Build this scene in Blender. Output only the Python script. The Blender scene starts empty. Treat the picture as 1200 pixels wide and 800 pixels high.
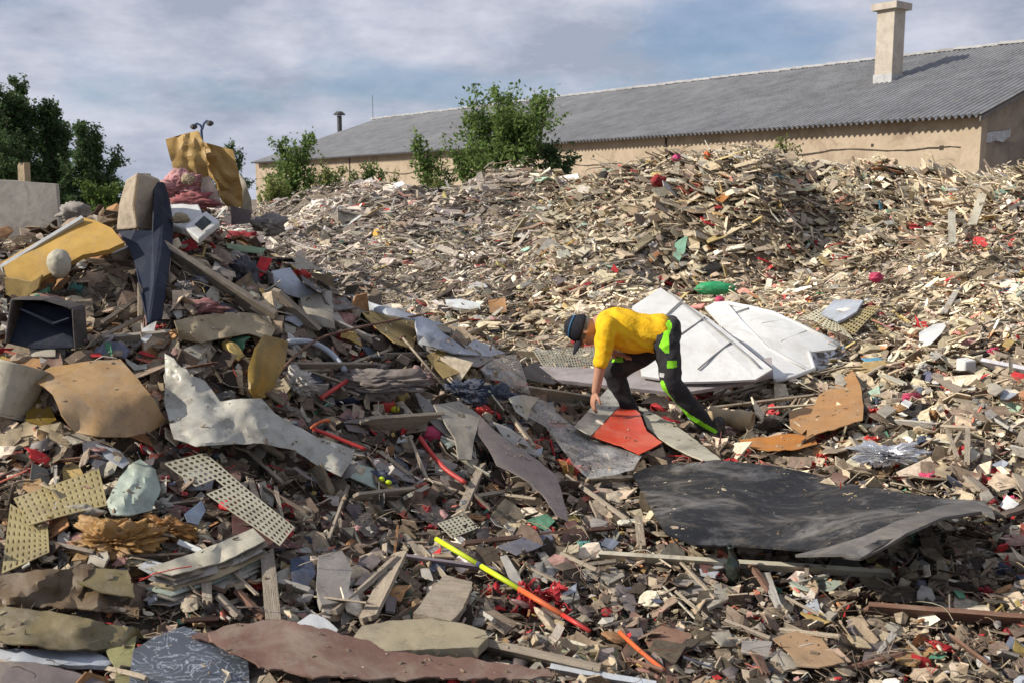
import bpy, bmesh, math, random
import numpy as np
from mathutils import Vector, Matrix, noise
from mathutils.geometry import delaunay_2d_cdt
random.seed(7)
rs = np.random.RandomState(11)
R = math.radians
sc = bpy.context.scene
col = sc.collection

# ---------------------------------------------------------------- camera, sky, sun, exposure
CAMZ = 1.85
PITCH = R(7.92)
cam_data = bpy.data.cameras.new('camera')
cam = bpy.data.objects.new('camera', cam_data)
col.objects.link(cam)
cam.location = (0, 0, CAMZ)
cam.rotation_euler = (R(90) - PITCH, 0, 0)
cam_data.sensor_width = 36
cam_data.lens = 36
cam_data.clip_start = 0.1
cam_data.clip_end = 5000
cam_data.dof.use_dof = True
cam_data.dof.focus_distance = 7.2
cam_data.dof.aperture_fstop = 6.5
sc.camera = cam

SUN_DIR = Vector((-0.84, -0.20, 0.56)).normalized()      # towards the sun
world = bpy.data.worlds.new('World')
sc.world = world
world.use_nodes = True
wn, wl = world.node_tree.nodes, world.node_tree.links
wn.clear()
sky = wn.new('ShaderNodeTexSky')
sky.sky_type = 'NISHITA'
sky.sun_disc = False
sky.sun_elevation = math.asin(SUN_DIR.z)
sky.sun_rotation = math.atan2(SUN_DIR.x, SUN_DIR.y)
sky.dust_density = 1.2
sky.ozone_density = 1.5
tc = wn.new('ShaderNodeTexCoord')
mp = wn.new('ShaderNodeMapping'); mp.inputs['Scale'].default_value = (2.6, 2.6, 6.5)
mp.inputs['Location'].default_value = (0.9, 0.35, 0.2)
wl.new(tc.outputs['Generated'], mp.inputs[0])
n1 = wn.new('ShaderNodeTexNoise'); n1.inputs['Scale'].default_value = 1.7; n1.inputs['Detail'].default_value = 9; n1.inputs['Roughness'].default_value = .55
n1.inputs['Distortion'].default_value = .25
wl.new(mp.outputs[0], n1.inputs['Vector'])
r1 = wn.new('ShaderNodeMapRange'); r1.interpolation_type = 'SMOOTHSTEP'
r1.inputs['From Min'].default_value = .36; r1.inputs['From Max'].default_value = .56
r1.inputs['To Min'].default_value = .45; r1.inputs['To Max'].default_value = 1
wl.new(n1.outputs['Fac'], r1.inputs['Value'])
n2 = wn.new('ShaderNodeTexNoise'); n2.inputs['Scale'].default_value = 2.6; n2.inputs['Detail'].default_value = 8; n2.inputs['Roughness'].default_value = .6
wl.new(mp.outputs[0], n2.inputs['Vector'])
cr = wn.new('ShaderNodeValToRGB')
cr.color_ramp.elements[0].position = .38; cr.color_ramp.elements[0].color = (2.1, 2.35, 2.95, 1)
cr.color_ramp.elements[1].position = .62; cr.color_ramp.elements[1].color = (3.6, 3.7, 4.25, 1)
wl.new(n2.outputs['Fac'], cr.inputs[0])
mx = wn.new('ShaderNodeMix'); mx.data_type = 'RGBA'
wl.new(r1.outputs[0], mx.inputs[0]); wl.new(cr.outputs[0], mx.inputs[7])
# the clear sky itself, a little deeper blue
sb = wn.new('ShaderNodeMix'); sb.data_type = 'RGBA'; sb.blend_type = 'MULTIPLY'; sb.inputs[0].default_value = 1
sb.inputs[7].default_value = (.36, .48, .62, 1)
wl.new(sky.outputs[0], sb.inputs[6]); wl.new(sb.outputs[2], mx.inputs[6])
bg = wn.new('ShaderNodeBackground'); bg.inputs['Strength'].default_value = .13
wl.new(mx.outputs[2], bg.inputs['Color'])
wo = wn.new('ShaderNodeOutputWorld'); wl.new(bg.outputs[0], wo.inputs[0])

sun_data = bpy.data.lights.new('sun', 'SUN')
sun_data.energy = 4.1
sun_data.angle = R(0.6)
sun_data.color = (1.0, .93, .82)
sun = bpy.data.objects.new('sun', sun_data)
sun.rotation_euler = (-SUN_DIR).to_track_quat('-Z', 'Y').to_euler()
col.objects.link(sun)

sc.view_settings.view_transform = 'Standard'
sc.view_settings.look = 'None'
sc.view_settings.exposure = 0.48
sc.view_settings.gamma = 1
sc.view_settings.use_curve_mapping = False

# ---------------------------------------------------------------- camera maths (sizes and places were measured from the photo)
F = 1200.0
cT, sT = math.cos(PITCH), math.sin(PITCH)
def rays(px, py):
    x = (np.asarray(px, float) - 600) / F
    y = (400 - np.asarray(py, float)) / F
    # per metre of forward distance Y
    Y = cT + y * sT
    return x / Y, (-sT + y * cT) / Y
def P(px, py, d):
    a, b = rays(px, py)
    return Vector((float(a) * d, d, CAMZ + float(b) * d))
def proj(p):
    x, y, z = p[0], p[1], p[2] - CAMZ
    f = y * cT - z * sT
    u = y * sT + z * cT
    return 600 + F * x / f, 400 - F * u / f

# ---------------------------------------------------------------- noise on arrays
_T = rs.rand(256, 256)
def vn(x, y, s=1.0, o=0):
    x = np.asarray(x, float) * s + 37.3 * o + 1000; y = np.asarray(y, float) * s + 11.7 * o + 1000
    i = np.floor(x).astype(int); j = np.floor(y).astype(int)
    fx = x - i; fy = y - j
    fx = fx * fx * (3 - 2 * fx); fy = fy * fy * (3 - 2 * fy)
    a = _T[i % 256, j % 256]; b = _T[(i + 1) % 256, j % 256]; c = _T[i % 256, (j + 1) % 256]; d = _T[(i + 1) % 256, (j + 1) % 256]
    return (a * (1 - fx) + b * fx) * (1 - fy) + (c * (1 - fx) + d * fx) * fy - .5

# ---------------------------------------------------------------- terrain: heaps as height profiles along sight lines
COLS = [  # u = X/Y in photo pixels/1200 ; list of (distance, height)
 (-900, [(1.5,.3),(3.2,.5),(4.2,.7),(5.8,1.1),(7,1.2),(9,.6),(12,.2),(16,.3),(22,.8),(26,.4),(30,0)]),
 (-600, [(1.5,.1),(3.2,.27),(4.2,.56),(5.0,.93),(5.8,1.28),(6.6,1.52),(8,1.0),(10,.3),(14,.3),(22,.9),(26,.5),(31,0)]),
 (-500, [(1.5,.1),(3.3,.25),(4.3,.54),(5.0,.96),(5.8,1.32),(6.6,1.62),(8,1.0),(10,.3),(14,.3),(22,1.0),(26,.5),(31,0)]),
 (-400, [(1.5,.05),(3.4,.2),(4.4,.5),(5.1,.93),(5.7,1.32),(6.3,1.66),(6.9,1.93),(8,1.1),(10,.3),(14,.4),(22,1.2),(26,.5),(31,0)]),
 (-300, [(1.5,.05),(3.5,.14),(4.6,.42),(5.4,.86),(6.1,1.26),(7.0,1.60),(8.5,.9),(10.5,.3),(14,.6),(18,1.0),(22,1.62),(26,1.0),(31,0)]),
 (-200, [(1.5,.03),(3.6,.10),(4.6,.30),(5.6,.66),(6.3,1.0),(7.1,1.22),(8.5,.7),(10.5,.3),(13,.6),(17,1.15),(21,2.02),(24,1.4),(30,0)]),
 (-100, [(1.5,.02),(3.6,.08),(4.8,.20),(5.8,.48),(6.5,.76),(7.3,.9),(8.5,.5),(10.5,.35),(13,.62),(15,1.02),(18.5,1.72),(20.5,2.02),(23,1.5),(29,0)]),
 (-10, [(1.5,0),(3.6,.06),(5.0,.14),(6.0,.3),(6.8,.48),(7.6,.5),(8.6,.35),(10.5,.40),(13,.66),(15,1.05),(17.5,1.8),(18.6,2.36),(20.2,1.9),(27,0)]),
 (60, [(1.5,0),(3.6,.05),(5.0,.09),(6.0,.15),(7.0,.18),(8.6,.2),(10.5,.40),(12.6,.70),(14.4,1.10),(16.5,1.75),(18.0,2.08),(20,1.7),(26,0)]),
 (120, [(1.5,0),(3.6,.05),(5.0,.06),(6.5,.08),(7.6,.08),(9,.1),(10.5,.40),(12.4,.70),(13.9,1.1),(15.5,1.8),(16.8,2.12),(18.6,1.8),(25,0)]),
 (180, [(1.5,0),(3.6,.05),(5.0,.06),(6.5,.06),(7.6,.05),(9,.08),(10.5,.38),(12.2,.66),(13.3,.92),(13.7,1.75),(15.4,2.2),(17.5,1.9),(24,0)]),
 (290, [(1.5,0),(3.6,.05),(5.0,.06),(6.5,.06),(7.6,.05),(9,.08),(10.5,.38),(12.0,.64),(13.0,.80),(13.3,1.85),(15.0,2.22),(17.5,1.9),(24,0)]),
 (350, [(1.5,0),(3.6,.05),(5.0,.07),(6.5,.08),(7.6,.10),(9,.16),(10.5,.44),(12.2,.76),(14.0,1.16),(14.8,1.8),(15.5,2.12),(17.8,1.9),(24,0)]),
 (420, [(1.5,0),(3.6,.06),(5.0,.10),(6.5,.14),(8.0,.2),(9.2,.3),(10.5,.56),(12.3,1.02),(14.0,1.48),(15.4,2.10),(18,1.9),(24,0)]),
 (600, [(1.5,0),(3.6,.07),(4.3,.12),(5.4,.18),(7.0,.3),(8.5,.5),(10.2,.9),(12.5,1.5),(14.4,2.08),(17,1.9),(23,0)]),
 (900, [(1.5,.1),(3.6,.2),(5.4,.4),(7.0,.7),(8.5,1.0),(10.2,1.4),(13.5,2.3),(16,1.8),(22,0)]),
]
_dg = np.arange(0, 60, .1)
_ug = np.array([c[0] / F for c in COLS])
_tab = np.array([np.interp(_dg, [p[0] for p in c[1]] + [60], [p[1] for p in c[1]] + [0]) for c in COLS])
_k = np.array([1, 2, 3, 2, 1]) / 9.
_tab = np.array([np.convolve(np.pad(r, 2, mode='edge'), _k, 'valid') for r in _tab])
def terr(X, Y, fine=False):
    X = np.asarray(X, float); Y = np.asarray(Y, float)
    Ys = np.maximum(Y, 1.5)
    u = np.clip(X / Ys, _ug[0], _ug[-1])
    j = np.clip(np.searchsorted(_ug, u, side='right') - 1, 0, len(_ug) - 2)
    t = (u - _ug[j]) / (_ug[j + 1] - _ug[j]); t = t * t * (3 - 2 * t) * .6 + t * .4
    k = np.clip(Ys / .1, 0, len(_dg) - 2.001); k0 = k.astype(int); fk = k - k0
    a = _tab[j, k0] * (1 - fk) + _tab[j, k0 + 1] * fk
    b = _tab[j + 1, k0] * (1 - fk) + _tab[j + 1, k0 + 1] * fk
    z = a * (1 - t) + b * t
    side = np.clip((np.abs(X) - 14) / 8, 0, 1)
    z = z * (1 - side)
    if fine:
        amp = np.clip(z / .5, .25, 1) * np.clip(Y / 9, .35, 1.0)
        far = np.clip((Y - 10) / 3, 0, 1) * np.clip(z / .8, 0, 1)
        z = z + far * (.5 - 2 * np.abs(vn(X + .6 * Y, Y, .55, 7))) * .20 + far * np.abs(vn(X, Y, 1.6, 8)) * .25 - far * .06
        z = z + amp * (vn(X, Y, .8, 1) * .34 + vn(X, Y, 2.1, 2) * .22 + vn(X, Y, 5.3, 3) * .09)
    return z
_ds = np.concatenate([np.arange(2.0, 9, .03), np.arange(9, 32, .08)])
def hitd(px, py, lift=.06):
    px = np.atleast_1d(np.asarray(px, float)); py = np.atleast_1d(np.asarray(py, float))
    lift = np.broadcast_to(np.asarray(lift, float), px.shape)
    a, b = rays(px, py)
    D = _ds[None, :]
    h = CAMZ + b[:, None] * D - terr(a[:, None] * D, np.broadcast_to(D, (len(px), len(_ds))), True) - lift[:, None]
    neg = h <= 0
    first = np.argmax(neg, axis=1)
    ok = neg.any(axis=1)
    near = np.argmin(np.where(D < 9, h, 99), axis=1)
    return _ds[np.where(ok, first, near)]
def G(px, py, lift=.06, d=None):
    if d is None: d = float(hitd(px, py, lift)[0])
    return P(px, py, d)
def tnorm(X, Y):
    e = .15
    zx = (terr(X + e, Y) - terr(X - e, Y)) / (2 * e); zy = (terr(X, Y + e) - terr(X, Y - e)) / (2 * e)
    n = np.stack([-zx, -zy, np.ones_like(zx)], -1)
    return n / np.linalg.norm(n, axis=-1, keepdims=True)

# ---------------------------------------------------------------- materials
def S2L(c):
    return tuple(((v / 255.) / 12.92 if v / 255. <= .04045 else ((v / 255. + .055) / 1.055) ** 2.4) for v in c)
_mats = {}
def mat(name, c, c2=None, dirt=.35, scale=6, rough=.8, bump=.25, metal=0, trans=0, alpha=1, spec=.3, dirtcol=(.10, .075, .055), streak=None, dscale=None, dust=None):
    """dusty painted / plastic / board surface: two tones of the thing's own colour plus patches of dust and dirt"""
    key = name
    if key in _mats: return _mats[key]
    m = bpy.data.materials.new(name); m.use_nodes = True
    n, l = m.node_tree.nodes, m.node_tree.links
    b = n['Principled BSDF']
    tc = n.new('ShaderNodeTexCoord')
    src = tc.outputs['Object']
    if streak:
        mp = n.new('ShaderNodeMapping'); mp.inputs['Scale'].default_value = streak; l.new(src, mp.inputs[0]); src = mp.outputs[0]
    a = n.new('ShaderNodeTexNoise'); a.inputs['Scale'].default_value = scale; a.inputs['Detail'].default_value = 8; a.inputs['Roughness'].default_value = .65
    l.new(src, a.inputs['Vector'])
    ra = n.new('ShaderNodeMapRange'); ra.inputs['From Min'].default_value = .35; ra.inputs['From Max'].default_value = .65; l.new(a.outputs['Fac'], ra.inputs['Value'])
    m1 = n.new('ShaderNodeMix'); m1.data_type = 'RGBA'; l.new(ra.outputs[0], m1.inputs[0])
    c2 = c2 or tuple(v * .7 for v in c)
    m1.inputs[6].default_value = (*c, 1); m1.inputs[7].default_value = (*c2, 1)
    d = n.new('ShaderNodeTexNoise'); d.inputs['Scale'].default_value = dscale or scale * .45; d.inputs['Detail'].default_value = 12; d.inputs['Roughness'].default_value = .75; d.inputs['Distortion'].default_value = .8
    l.new(tc.outputs['Object'], d.inputs['Vector'])
    rd = n.new('ShaderNodeMapRange'); rd.interpolation_type = 'SMOOTHSTEP'; rd.inputs['From Min'].default_value = .47; rd.inputs['From Max'].default_value = .66; rd.inputs['To Max'].default_value = min(1, dirt * 1.6)
    l.new(d.outputs['Fac'], rd.inputs['Value'])
    m2 = n.new('ShaderNodeMix'); m2.data_type = 'RGBA'; l.new(rd.outputs[0], m2.inputs[0]); l.new(m1.outputs[2], m2.inputs[6]); m2.inputs[7].default_value = (*dirtcol, 1)
    # dried mud splashes, dust film and small scuffs
    sp = n.new('ShaderNodeTexNoise'); sp.inputs['Scale'].default_value = 34; sp.inputs['Detail'].default_value = 8; sp.inputs['Roughness'].default_value = .8; sp.inputs['Distortion'].default_value = .4
    l.new(tc.outputs['Object'], sp.inputs['Vector'])
    rsp = n.new('ShaderNodeMapRange'); rsp.interpolation_type = 'SMOOTHSTEP'; rsp.inputs['From Min'].default_value = .55; rsp.inputs['From Max'].default_value = .68; rsp.inputs['To Max'].default_value = min(.8, dirt * 1.5)
    l.new(sp.outputs['Fac'], rsp.inputs['Value'])
    m3 = n.new('ShaderNodeMix'); m3.data_type = 'RGBA'; l.new(rsp.outputs[0], m3.inputs[0]); l.new(m2.outputs[2], m3.inputs[6]); m3.inputs[7].default_value = (*[v * .8 for v in dirtcol], 1)
    du = n.new('ShaderNodeTexNoise'); du.inputs['Scale'].default_value = 3.1; du.inputs['Detail'].default_value = 10; du.inputs['Roughness'].default_value = .7; du.inputs['Distortion'].default_value = 1.5
    mpd = n.new('ShaderNodeMapping'); mpd.inputs['Location'].default_value = (3.3, 7.1, 1.9); l.new(tc.outputs['Object'], mpd.inputs[0]); l.new(mpd.outputs[0], du.inputs['Vector'])
    rdu = n.new('ShaderNodeMapRange'); rdu.interpolation_type = 'SMOOTHSTEP'; rdu.inputs['From Min'].default_value = .48; rdu.inputs['From Max'].default_value = .70; rdu.inputs['To Max'].default_value = (min(.6, dirt * 1.1) if dust is None else dust)
    l.new(du.outputs['Fac'], rdu.inputs['Value'])
    m4 = n.new('ShaderNodeMix'); m4.data_type = 'RGBA'; l.new(rdu.outputs[0], m4.inputs[0]); l.new(m3.outputs[2], m4.inputs[6]); m4.inputs[7].default_value = (.30, .255, .20, 1)
    m2 = m4
    l.new(m2.outputs[2], b.inputs['Base Color'])
    rr_ = n.new('ShaderNodeMapRange'); rr_.inputs['From Min'].default_value = .3; rr_.inputs['From Max'].default_value = .7; rr_.inputs['To Min'].default_value = max(.05, rough - .15); rr_.inputs['To Max'].default_value = min(1, rough + .25)
    l.new(du.outputs['Fac'], rr_.inputs['Value']); l.new(rr_.outputs[0], b.inputs['Roughness'])
    b.inputs['Roughness'].default_value = rough; b.inputs['Metallic'].default_value = metal
    b.inputs['Specular IOR Level'].default_value = spec
    if bump:
        bp = n.new('ShaderNodeBump'); bp.inputs['Strength'].default_value = bump; bp.inputs['Distance'].default_value = .01
        bn = n.new('ShaderNodeTexNoise'); bn.inputs['Scale'].default_value = scale * 5; bn.inputs['Detail'].default_value = 6
        l.new(src, bn.inputs['Vector']); l.new(bn.outputs['Fac'], bp.inputs['Height']); l.new(bp.outputs[0], b.inputs['Normal'])
    out = n['Material Output']
    last = b.outputs[0]
    if trans:
        t = n.new('ShaderNodeBsdfTranslucent'); l.new(m2.outputs[2], t.inputs[0])
        ms = n.new('ShaderNodeMixShader'); ms.inputs[0].default_value = trans; l.new(last, ms.inputs[1]); l.new(t.outputs[0], ms.inputs[2]); last = ms.outputs[0]
    if alpha < 1:
        t = n.new('ShaderNodeBsdfTransparent')
        ms = n.new('ShaderNodeMixShader'); l.new(last, ms.inputs[2]); l.new(t.outputs[0], ms.inputs[1])
        ma = n.new('ShaderNodeMapRange'); ma.inputs['From Min'].default_value = .3; ma.inputs['From Max'].default_value = .7
        ma.inputs['To Min'].default_value = max(0, alpha - .25); ma.inputs['To Max'].default_value = min(1, alpha + .25)
        l.new(a.outputs['Fac'], ma.inputs['Value']); l.new(ma.outputs[0], ms.inputs[0]); last = ms.outputs[0]
    l.new(last, out.inputs[0])
    _mats[key] = m
    return m
def wood(name, c, c2=None, dirt=.3):
    return mat(name, c, c2, dirt=dirt, scale=7, rough=.85, bump=.7, streak=(.5, 9, 9))

def tag(o, label=None, cat=None, group=None, kind=None):
    if label: o['label'] = label
    if cat: o['category'] = cat
    if group: o['group'] = group
    if kind: o['kind'] = kind
    return o
def link(name, me, m=None, parent=None, origin=None):
    o = bpy.data.objects.new(name, me)
    col.objects.link(o)
    if m is not None:
        for mm in (m if isinstance(m, (list, tuple)) else [m]): me.materials.append(mm)
    if parent is not None: o.parent = parent
    return o
def recenter(me, at=None):
    n = len(me.vertices)
    co = np.empty(n * 3); me.vertices.foreach_get('co', co); co = co.reshape(-1, 3)
    c = co.mean(0) if at is None else np.array(at)
    me.vertices.foreach_set('co', (co - c).ravel()); me.update()
    return Vector(c)
def mesh(name, vs, fs, smooth=False):
    me = bpy.data.meshes.new(name); me.from_pydata([tuple(v) for v in vs], [], [tuple(f) for f in fs]); me.update()
    if smooth: me.shade_smooth()
    return me
def place(name, vs, fs, m, parent=None, smooth=False, label=None, cat=None, group=None, kind=None):
    """link a mesh given in world space: its origin goes to its centre (or to its parent thing's origin frame)"""
    me = mesh(name, vs, fs, smooth)
    c = recenter(me)
    o = link(name, me, m, parent)
    o.location = c - (parent_loc(parent) if parent else Vector())
    return tag(o, label, cat, group, kind)
def parent_loc(p):
    v = Vector()
    while p: v = v + p.location; p = p.parent
    return v
def empty(name, loc, label=None, cat=None, group=None):
    o = bpy.data.objects.new(name, None); o.empty_display_size = .1; col.objects.link(o); o.location = loc
    return tag(o, label, cat, group)
LM = []      # landmarks for labels: phrase, px, py
def lm(phrase, px, py): LM.append((phrase, px, py))
# ---------------------------------------------------------------- ground: one sheet to the horizon
def lines(lo, hi, step, far):
    a = list(np.arange(lo, hi + 1e-6, step)); v = step
    x = hi
    while x < far: v *= 1.45; x += v; a.append(x)
    v = step; x = lo
    while x > -far: v *= 1.45; x -= v; a.insert(0, x)
    return np.array(a)
gx = lines(-16, 16, .14, 1800); gy = lines(1.0, 30, .14, 2200)
XX, YY = np.meshgrid(gx, gy)
ZZ = terr(XX, YY, True) - .03
ZZ = np.where((YY > 31) | (np.abs(XX) > 24) | (YY < -1), vn(XX, YY, .3, 5) * .15, ZZ)
gv = np.stack([XX, YY, ZZ], -1).reshape(-1, 3)
ni, nj = len(gy), len(gx)
idx = np.arange(ni * nj).reshape(ni, nj)
gf = np.stack([idx[:-1, :-1], idx[:-1, 1:], idx[1:, 1:], idx[1:, :-1]], -1).reshape(-1, 4)
def fast_mesh(name, v, f, colr=None, smooth=False):
    me = bpy.data.meshes.new(name)
    k = f.shape[1]
    me.vertices.add(len(v)); me.vertices.foreach_set('co', np.ascontiguousarray(v, dtype=np.float32).ravel())
    me.loops.add(f.size); me.loops.foreach_set('vertex_index', f.ravel().astype(np.int32))
    me.polygons.add(len(f)); me.polygons.foreach_set('loop_start', np.arange(0, f.size, k, dtype=np.int32))
    me.update(calc_edges=True)
    if colr is not None:
        at = me.color_attributes.new('Col', 'FLOAT_COLOR', 'POINT')
        at.data.foreach_set('color', np.concatenate([colr, np.ones((len(colr), 1))], 1).astype(np.float32).ravel())
    me.shade_smooth() if smooth else me.shade_flat()
    return me
ground = link('ground', fast_mesh('ground', gv, gf, smooth=True),
              mat('dusty_soil', (.25, .205, .155), (.13, .105, .08), dirt=.5, scale=3, rough=.95, bump=.6))
tag(ground, kind='structure')

# ---------------------------------------------------------------- warehouse
A = P(1145, 133, 1); Bp = P(295, 190, 1)
HE = 2.5
A = Vector(A) ; kA = HE / (A.z - CAMZ); A = Vector((A.x * kA, kA, CAMZ + HE))
kB = HE / (Bp.z - CAMZ); Bp = Vector((Bp.x * kB, kB, CAMZ + HE))
ax = (Bp - A); LEN = ax.length; ax.normalize()            # along the eave, away to the left
pr = Vector((-ax.y, ax.x, 0));  pr = -pr if pr.y < 0 else pr   # into the building
if pr.x < 0: pr = -pr
a_, b_ = rays(440, 140); a_ = float(a_); b_ = float(b_)
W = (a_ * Bp.y - Bp.x) / (pr.x - a_ * pr.y)
RISE = (b_ * (Bp.y + W * pr.y) + CAMZ) - (CAMZ + HE)
EZ = CAMZ + HE
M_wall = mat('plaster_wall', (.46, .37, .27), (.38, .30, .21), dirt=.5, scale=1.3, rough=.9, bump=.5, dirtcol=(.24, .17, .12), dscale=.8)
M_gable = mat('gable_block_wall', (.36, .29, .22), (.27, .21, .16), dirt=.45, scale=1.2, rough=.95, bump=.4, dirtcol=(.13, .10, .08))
wh = empty('warehouse', (A.x, A.y, 0), 'long beige warehouse with a grey corrugated roof behind the rubbish heap', 'warehouse')
def bl(s, t, z):   # building local: s along the eave (away), t inwards, z up
    p = A + ax * s + pr * t
    return Vector((p.x, p.y, z))
def bbox_(name, s0, s1, t0, t1, z0, z1, m, parent=wh, **k):
    v = [bl(s, t, z) for z in (z0, z1) for t in (t0, t1) for s in (s0, s1)]
    f = [(0, 1, 3, 2), (4, 6, 7, 5), (0, 4, 5, 1), (2, 3, 7, 6), (0, 2, 6, 4), (1, 5, 7, 3)]
    return place(name, v, f, m, parent, **k)
OH = .26
def edge_wall():
    v, f = [], []
    # long wall with a slightly sagging crack line modelled as a groove
    n = 120
    zc = lambda s: EZ - 1.02 + .10 * math.sin(s * .35) + .05 * math.sin(s * 1.7)
    for i in range(n + 1):
        s = LEN * i / n
        c = zc(s)
        for (z, t) in ((-.2, OH), (c - .022, OH), (c, OH + .04), (c + .022, OH), (EZ + .08, OH)):
            v.append(bl(s, t, z))
    for i in range(n):
        for k in range(4):
            a = i * 5 + k; f.append((a, a + 5, a + 6, a + 1))
    return v, f
v, f = edge_wall(); place('wall', v, f, M_wall, wh)
M_crack = mat('dark_crack', (.06, .045, .035), dirt=.2, rough=.95)
rc_ = random.Random(8)
def tube0(pts, r):
    vs, fs = [], []
    for i, p in enumerate(pts):
        for (da, dz) in ((0, -r[i]), (-.012, 0), (0, r[i])): vs.append(p + pr * da + Vector((0, 0, dz)))
    for i in range(len(pts) - 1):
        for k in (0, 1): a = i * 3 + k; fs.append((a, a + 3, a + 4, a + 1))
    return vs, fs
cp = []; s = .6
while s < LEN - 1:
    cp.append(bl(s, OH - .004, EZ - 1.02 + .10 * math.sin(s * .35) + .05 * math.sin(s * 1.7) + rc_.uniform(-.02, .02))); s += .35
v, f = tube0(cp, [rc_.uniform(.012, .035) for _ in cp]); place('wall_crack', v, f, M_crack, wh)
for (s, z, w) in ((3.6, -.78, .05), (6.3, -.62, .03), (8.2, -.80, .06), (2.2, -.5, .02), (12.5, -.55, .04), (1.2, -.95, .07), (17.0, -.7, .05)):
    bbox_('wall_hole', s - w, s + w, OH - .006, OH + .02, EZ + z - w, EZ + z + w, M_crack)
# gable walls
GT = W
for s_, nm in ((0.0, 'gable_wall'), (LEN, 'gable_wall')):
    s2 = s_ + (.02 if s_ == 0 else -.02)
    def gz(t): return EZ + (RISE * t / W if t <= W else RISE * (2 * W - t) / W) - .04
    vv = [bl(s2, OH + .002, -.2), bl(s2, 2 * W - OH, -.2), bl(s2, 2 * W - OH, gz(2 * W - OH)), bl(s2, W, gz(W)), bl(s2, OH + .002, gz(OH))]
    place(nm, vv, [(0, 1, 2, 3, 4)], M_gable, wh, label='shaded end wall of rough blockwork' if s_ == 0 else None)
place('wall', [bl(0, 2 * W - OH, -.2), bl(LEN, 2 * W - OH, -.2), bl(LEN, 2 * W - OH, EZ), bl(0, 2 * W - OH, EZ)], [(0, 1, 2, 3)], M_wall, wh, label='rear wall')
# joints and corner pilaster
M_dark = mat('dark_joint', (.05, .04, .035), dirt=.3, rough=.95)
for px in (1130, 775, 556, 405):
    a_, b_ = rays(px, 180); a_ = float(a_)
    s = (A.x - a_ * A.y) / (a_ * ax.y - ax.x)
    w = .05 if px < 1000 else .06
    bbox_('wall_joint', s - w, s + w, OH - .03, OH + .01, -.2, EZ - .12, M_dark)
bbox_('corner_pilaster', -.05, .55, OH - .05, OH + .3, -.2, EZ - .1, M_wall)
# roof: real corrugations, in lapped rows
M_roof = mat('fibre_cement_roof', (.26, .265, .275), (.17, .172, .18), dirt=.4, scale=.5, rough=.8, bump=.12, dirtcol=(.33, .33, .33), streak=(3, 3, 1), spec=.4)
PIT = .21; nw = int(LEN / PIT); per = 8
def roof_side(sign):
    rows = 6
    sl = np.arange(nw * per + 1) * (PIT / per) - .25
    hgt = .060 * np.cos(2 * np.pi * sl / PIT)
    vs, fs = [], []
    nrm_z = W / math.hypot(W, RISE); nrm_t = -RISE / math.hypot(W, RISE)
    for r in range(rows):
        for e in (0, 1):
            tt = (W) * (r + e * 1.01) / rows - (OH if r == 0 and e == 0 else 0)
            if r == rows - 1 and e == 1: tt = W
            zz = EZ + RISE * tt / W
            off = .003 * (1 - e)
            for i in range(len(sl)):
                jit = .0
                h = hgt[i] + off
                t2 = tt + nrm_t * h
                p = bl(sl[i], t2 if sign > 0 else 2 * W - t2, zz + nrm_z * h)
                vs.append(p)
    m = len(sl)
    for r in range(rows):
        for i in range(m - 1):
            a = (2 * r) * m + i; b = a + m
            fs.append((a, a + 1, b + 1, b))
    return vs, fs
vs, fs = roof_side(1)
rf = place('roof', vs, fs, M_roof, wh, smooth=True)
vs, fs = roof_side(-1)
place('roof', vs, fs, M_roof, wh, smooth=True, label='far roof slope')
# ridge cap of short pieces
M_ridge = mat('ridge_tile', (.42, .41, .40), (.30, .30, .30), dirt=.3, scale=2, rough=.8)
v, f = [], []
s = -.3; rnd = random.Random(3)
while s < LEN + .2:
    L_ = .62
    dz = rnd.uniform(-.01, .015)
    for (t, z) in ((W - .22, EZ + RISE - .02 + dz), (W, EZ + RISE + .11 + dz), (W + .22, EZ + RISE - .02 + dz)):
        v += [bl(s, t, z), bl(s + L_ - .03, t, z + .03)]
    k = len(v) - 6
    f += [(k, k + 1, k + 3, k + 2), (k + 2, k + 3, k + 5, k + 4), (k, k + 2, k + 4), (k + 1, k + 5, k + 3)]
    s += .6
place('ridge_cap', v, f, M_ridge, wh)
# eave board and verge board
bbox_('eave_board', -.2, LEN + .1, OH - .06, OH - .002, EZ - .09, EZ + .02, mat('old_fascia', (.13, .10, .08)))
M_verge = mat('verge_board', (.20, .18, .16), dirt=.3)
v = []
for t in (-OH, W):
    z = EZ + RISE * t / W
    for ds in (-.26, -.22):
        for dz in (-.16, -.03): v.append(bl(ds, t, z + dz))
place('verge_board', v, [(0, 1, 5, 4), (2, 6, 7, 3), (0, 4, 6, 2), (1, 3, 7, 5), (0, 2, 3, 1), (4, 5, 7, 6)], M_verge, wh)
# torn white patch and black hole on the gable wall
def gp(px, py):
    a_, b_ = rays(px, py); a_ = float(a_); b_ = float(b_)
    t = (a_ * A.y - A.x) / (pr.x - a_ * pr.y)
    y = A.y + pr.y * t
    return bl(-.02, t, CAMZ + b_ * y)
v = [gp(*q) for q in ((1149, 159), (1160, 155), (1172, 154), (1184, 152), (1183, 160), (1175, 167), (1165, 165), (1158, 168), (1150, 166))]
pm = place('plaster_patch', v, [tuple(range(9))], mat('white_render_patch', (.55, .56, .56), (.4, .4, .4), scale=8), wh)
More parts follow.
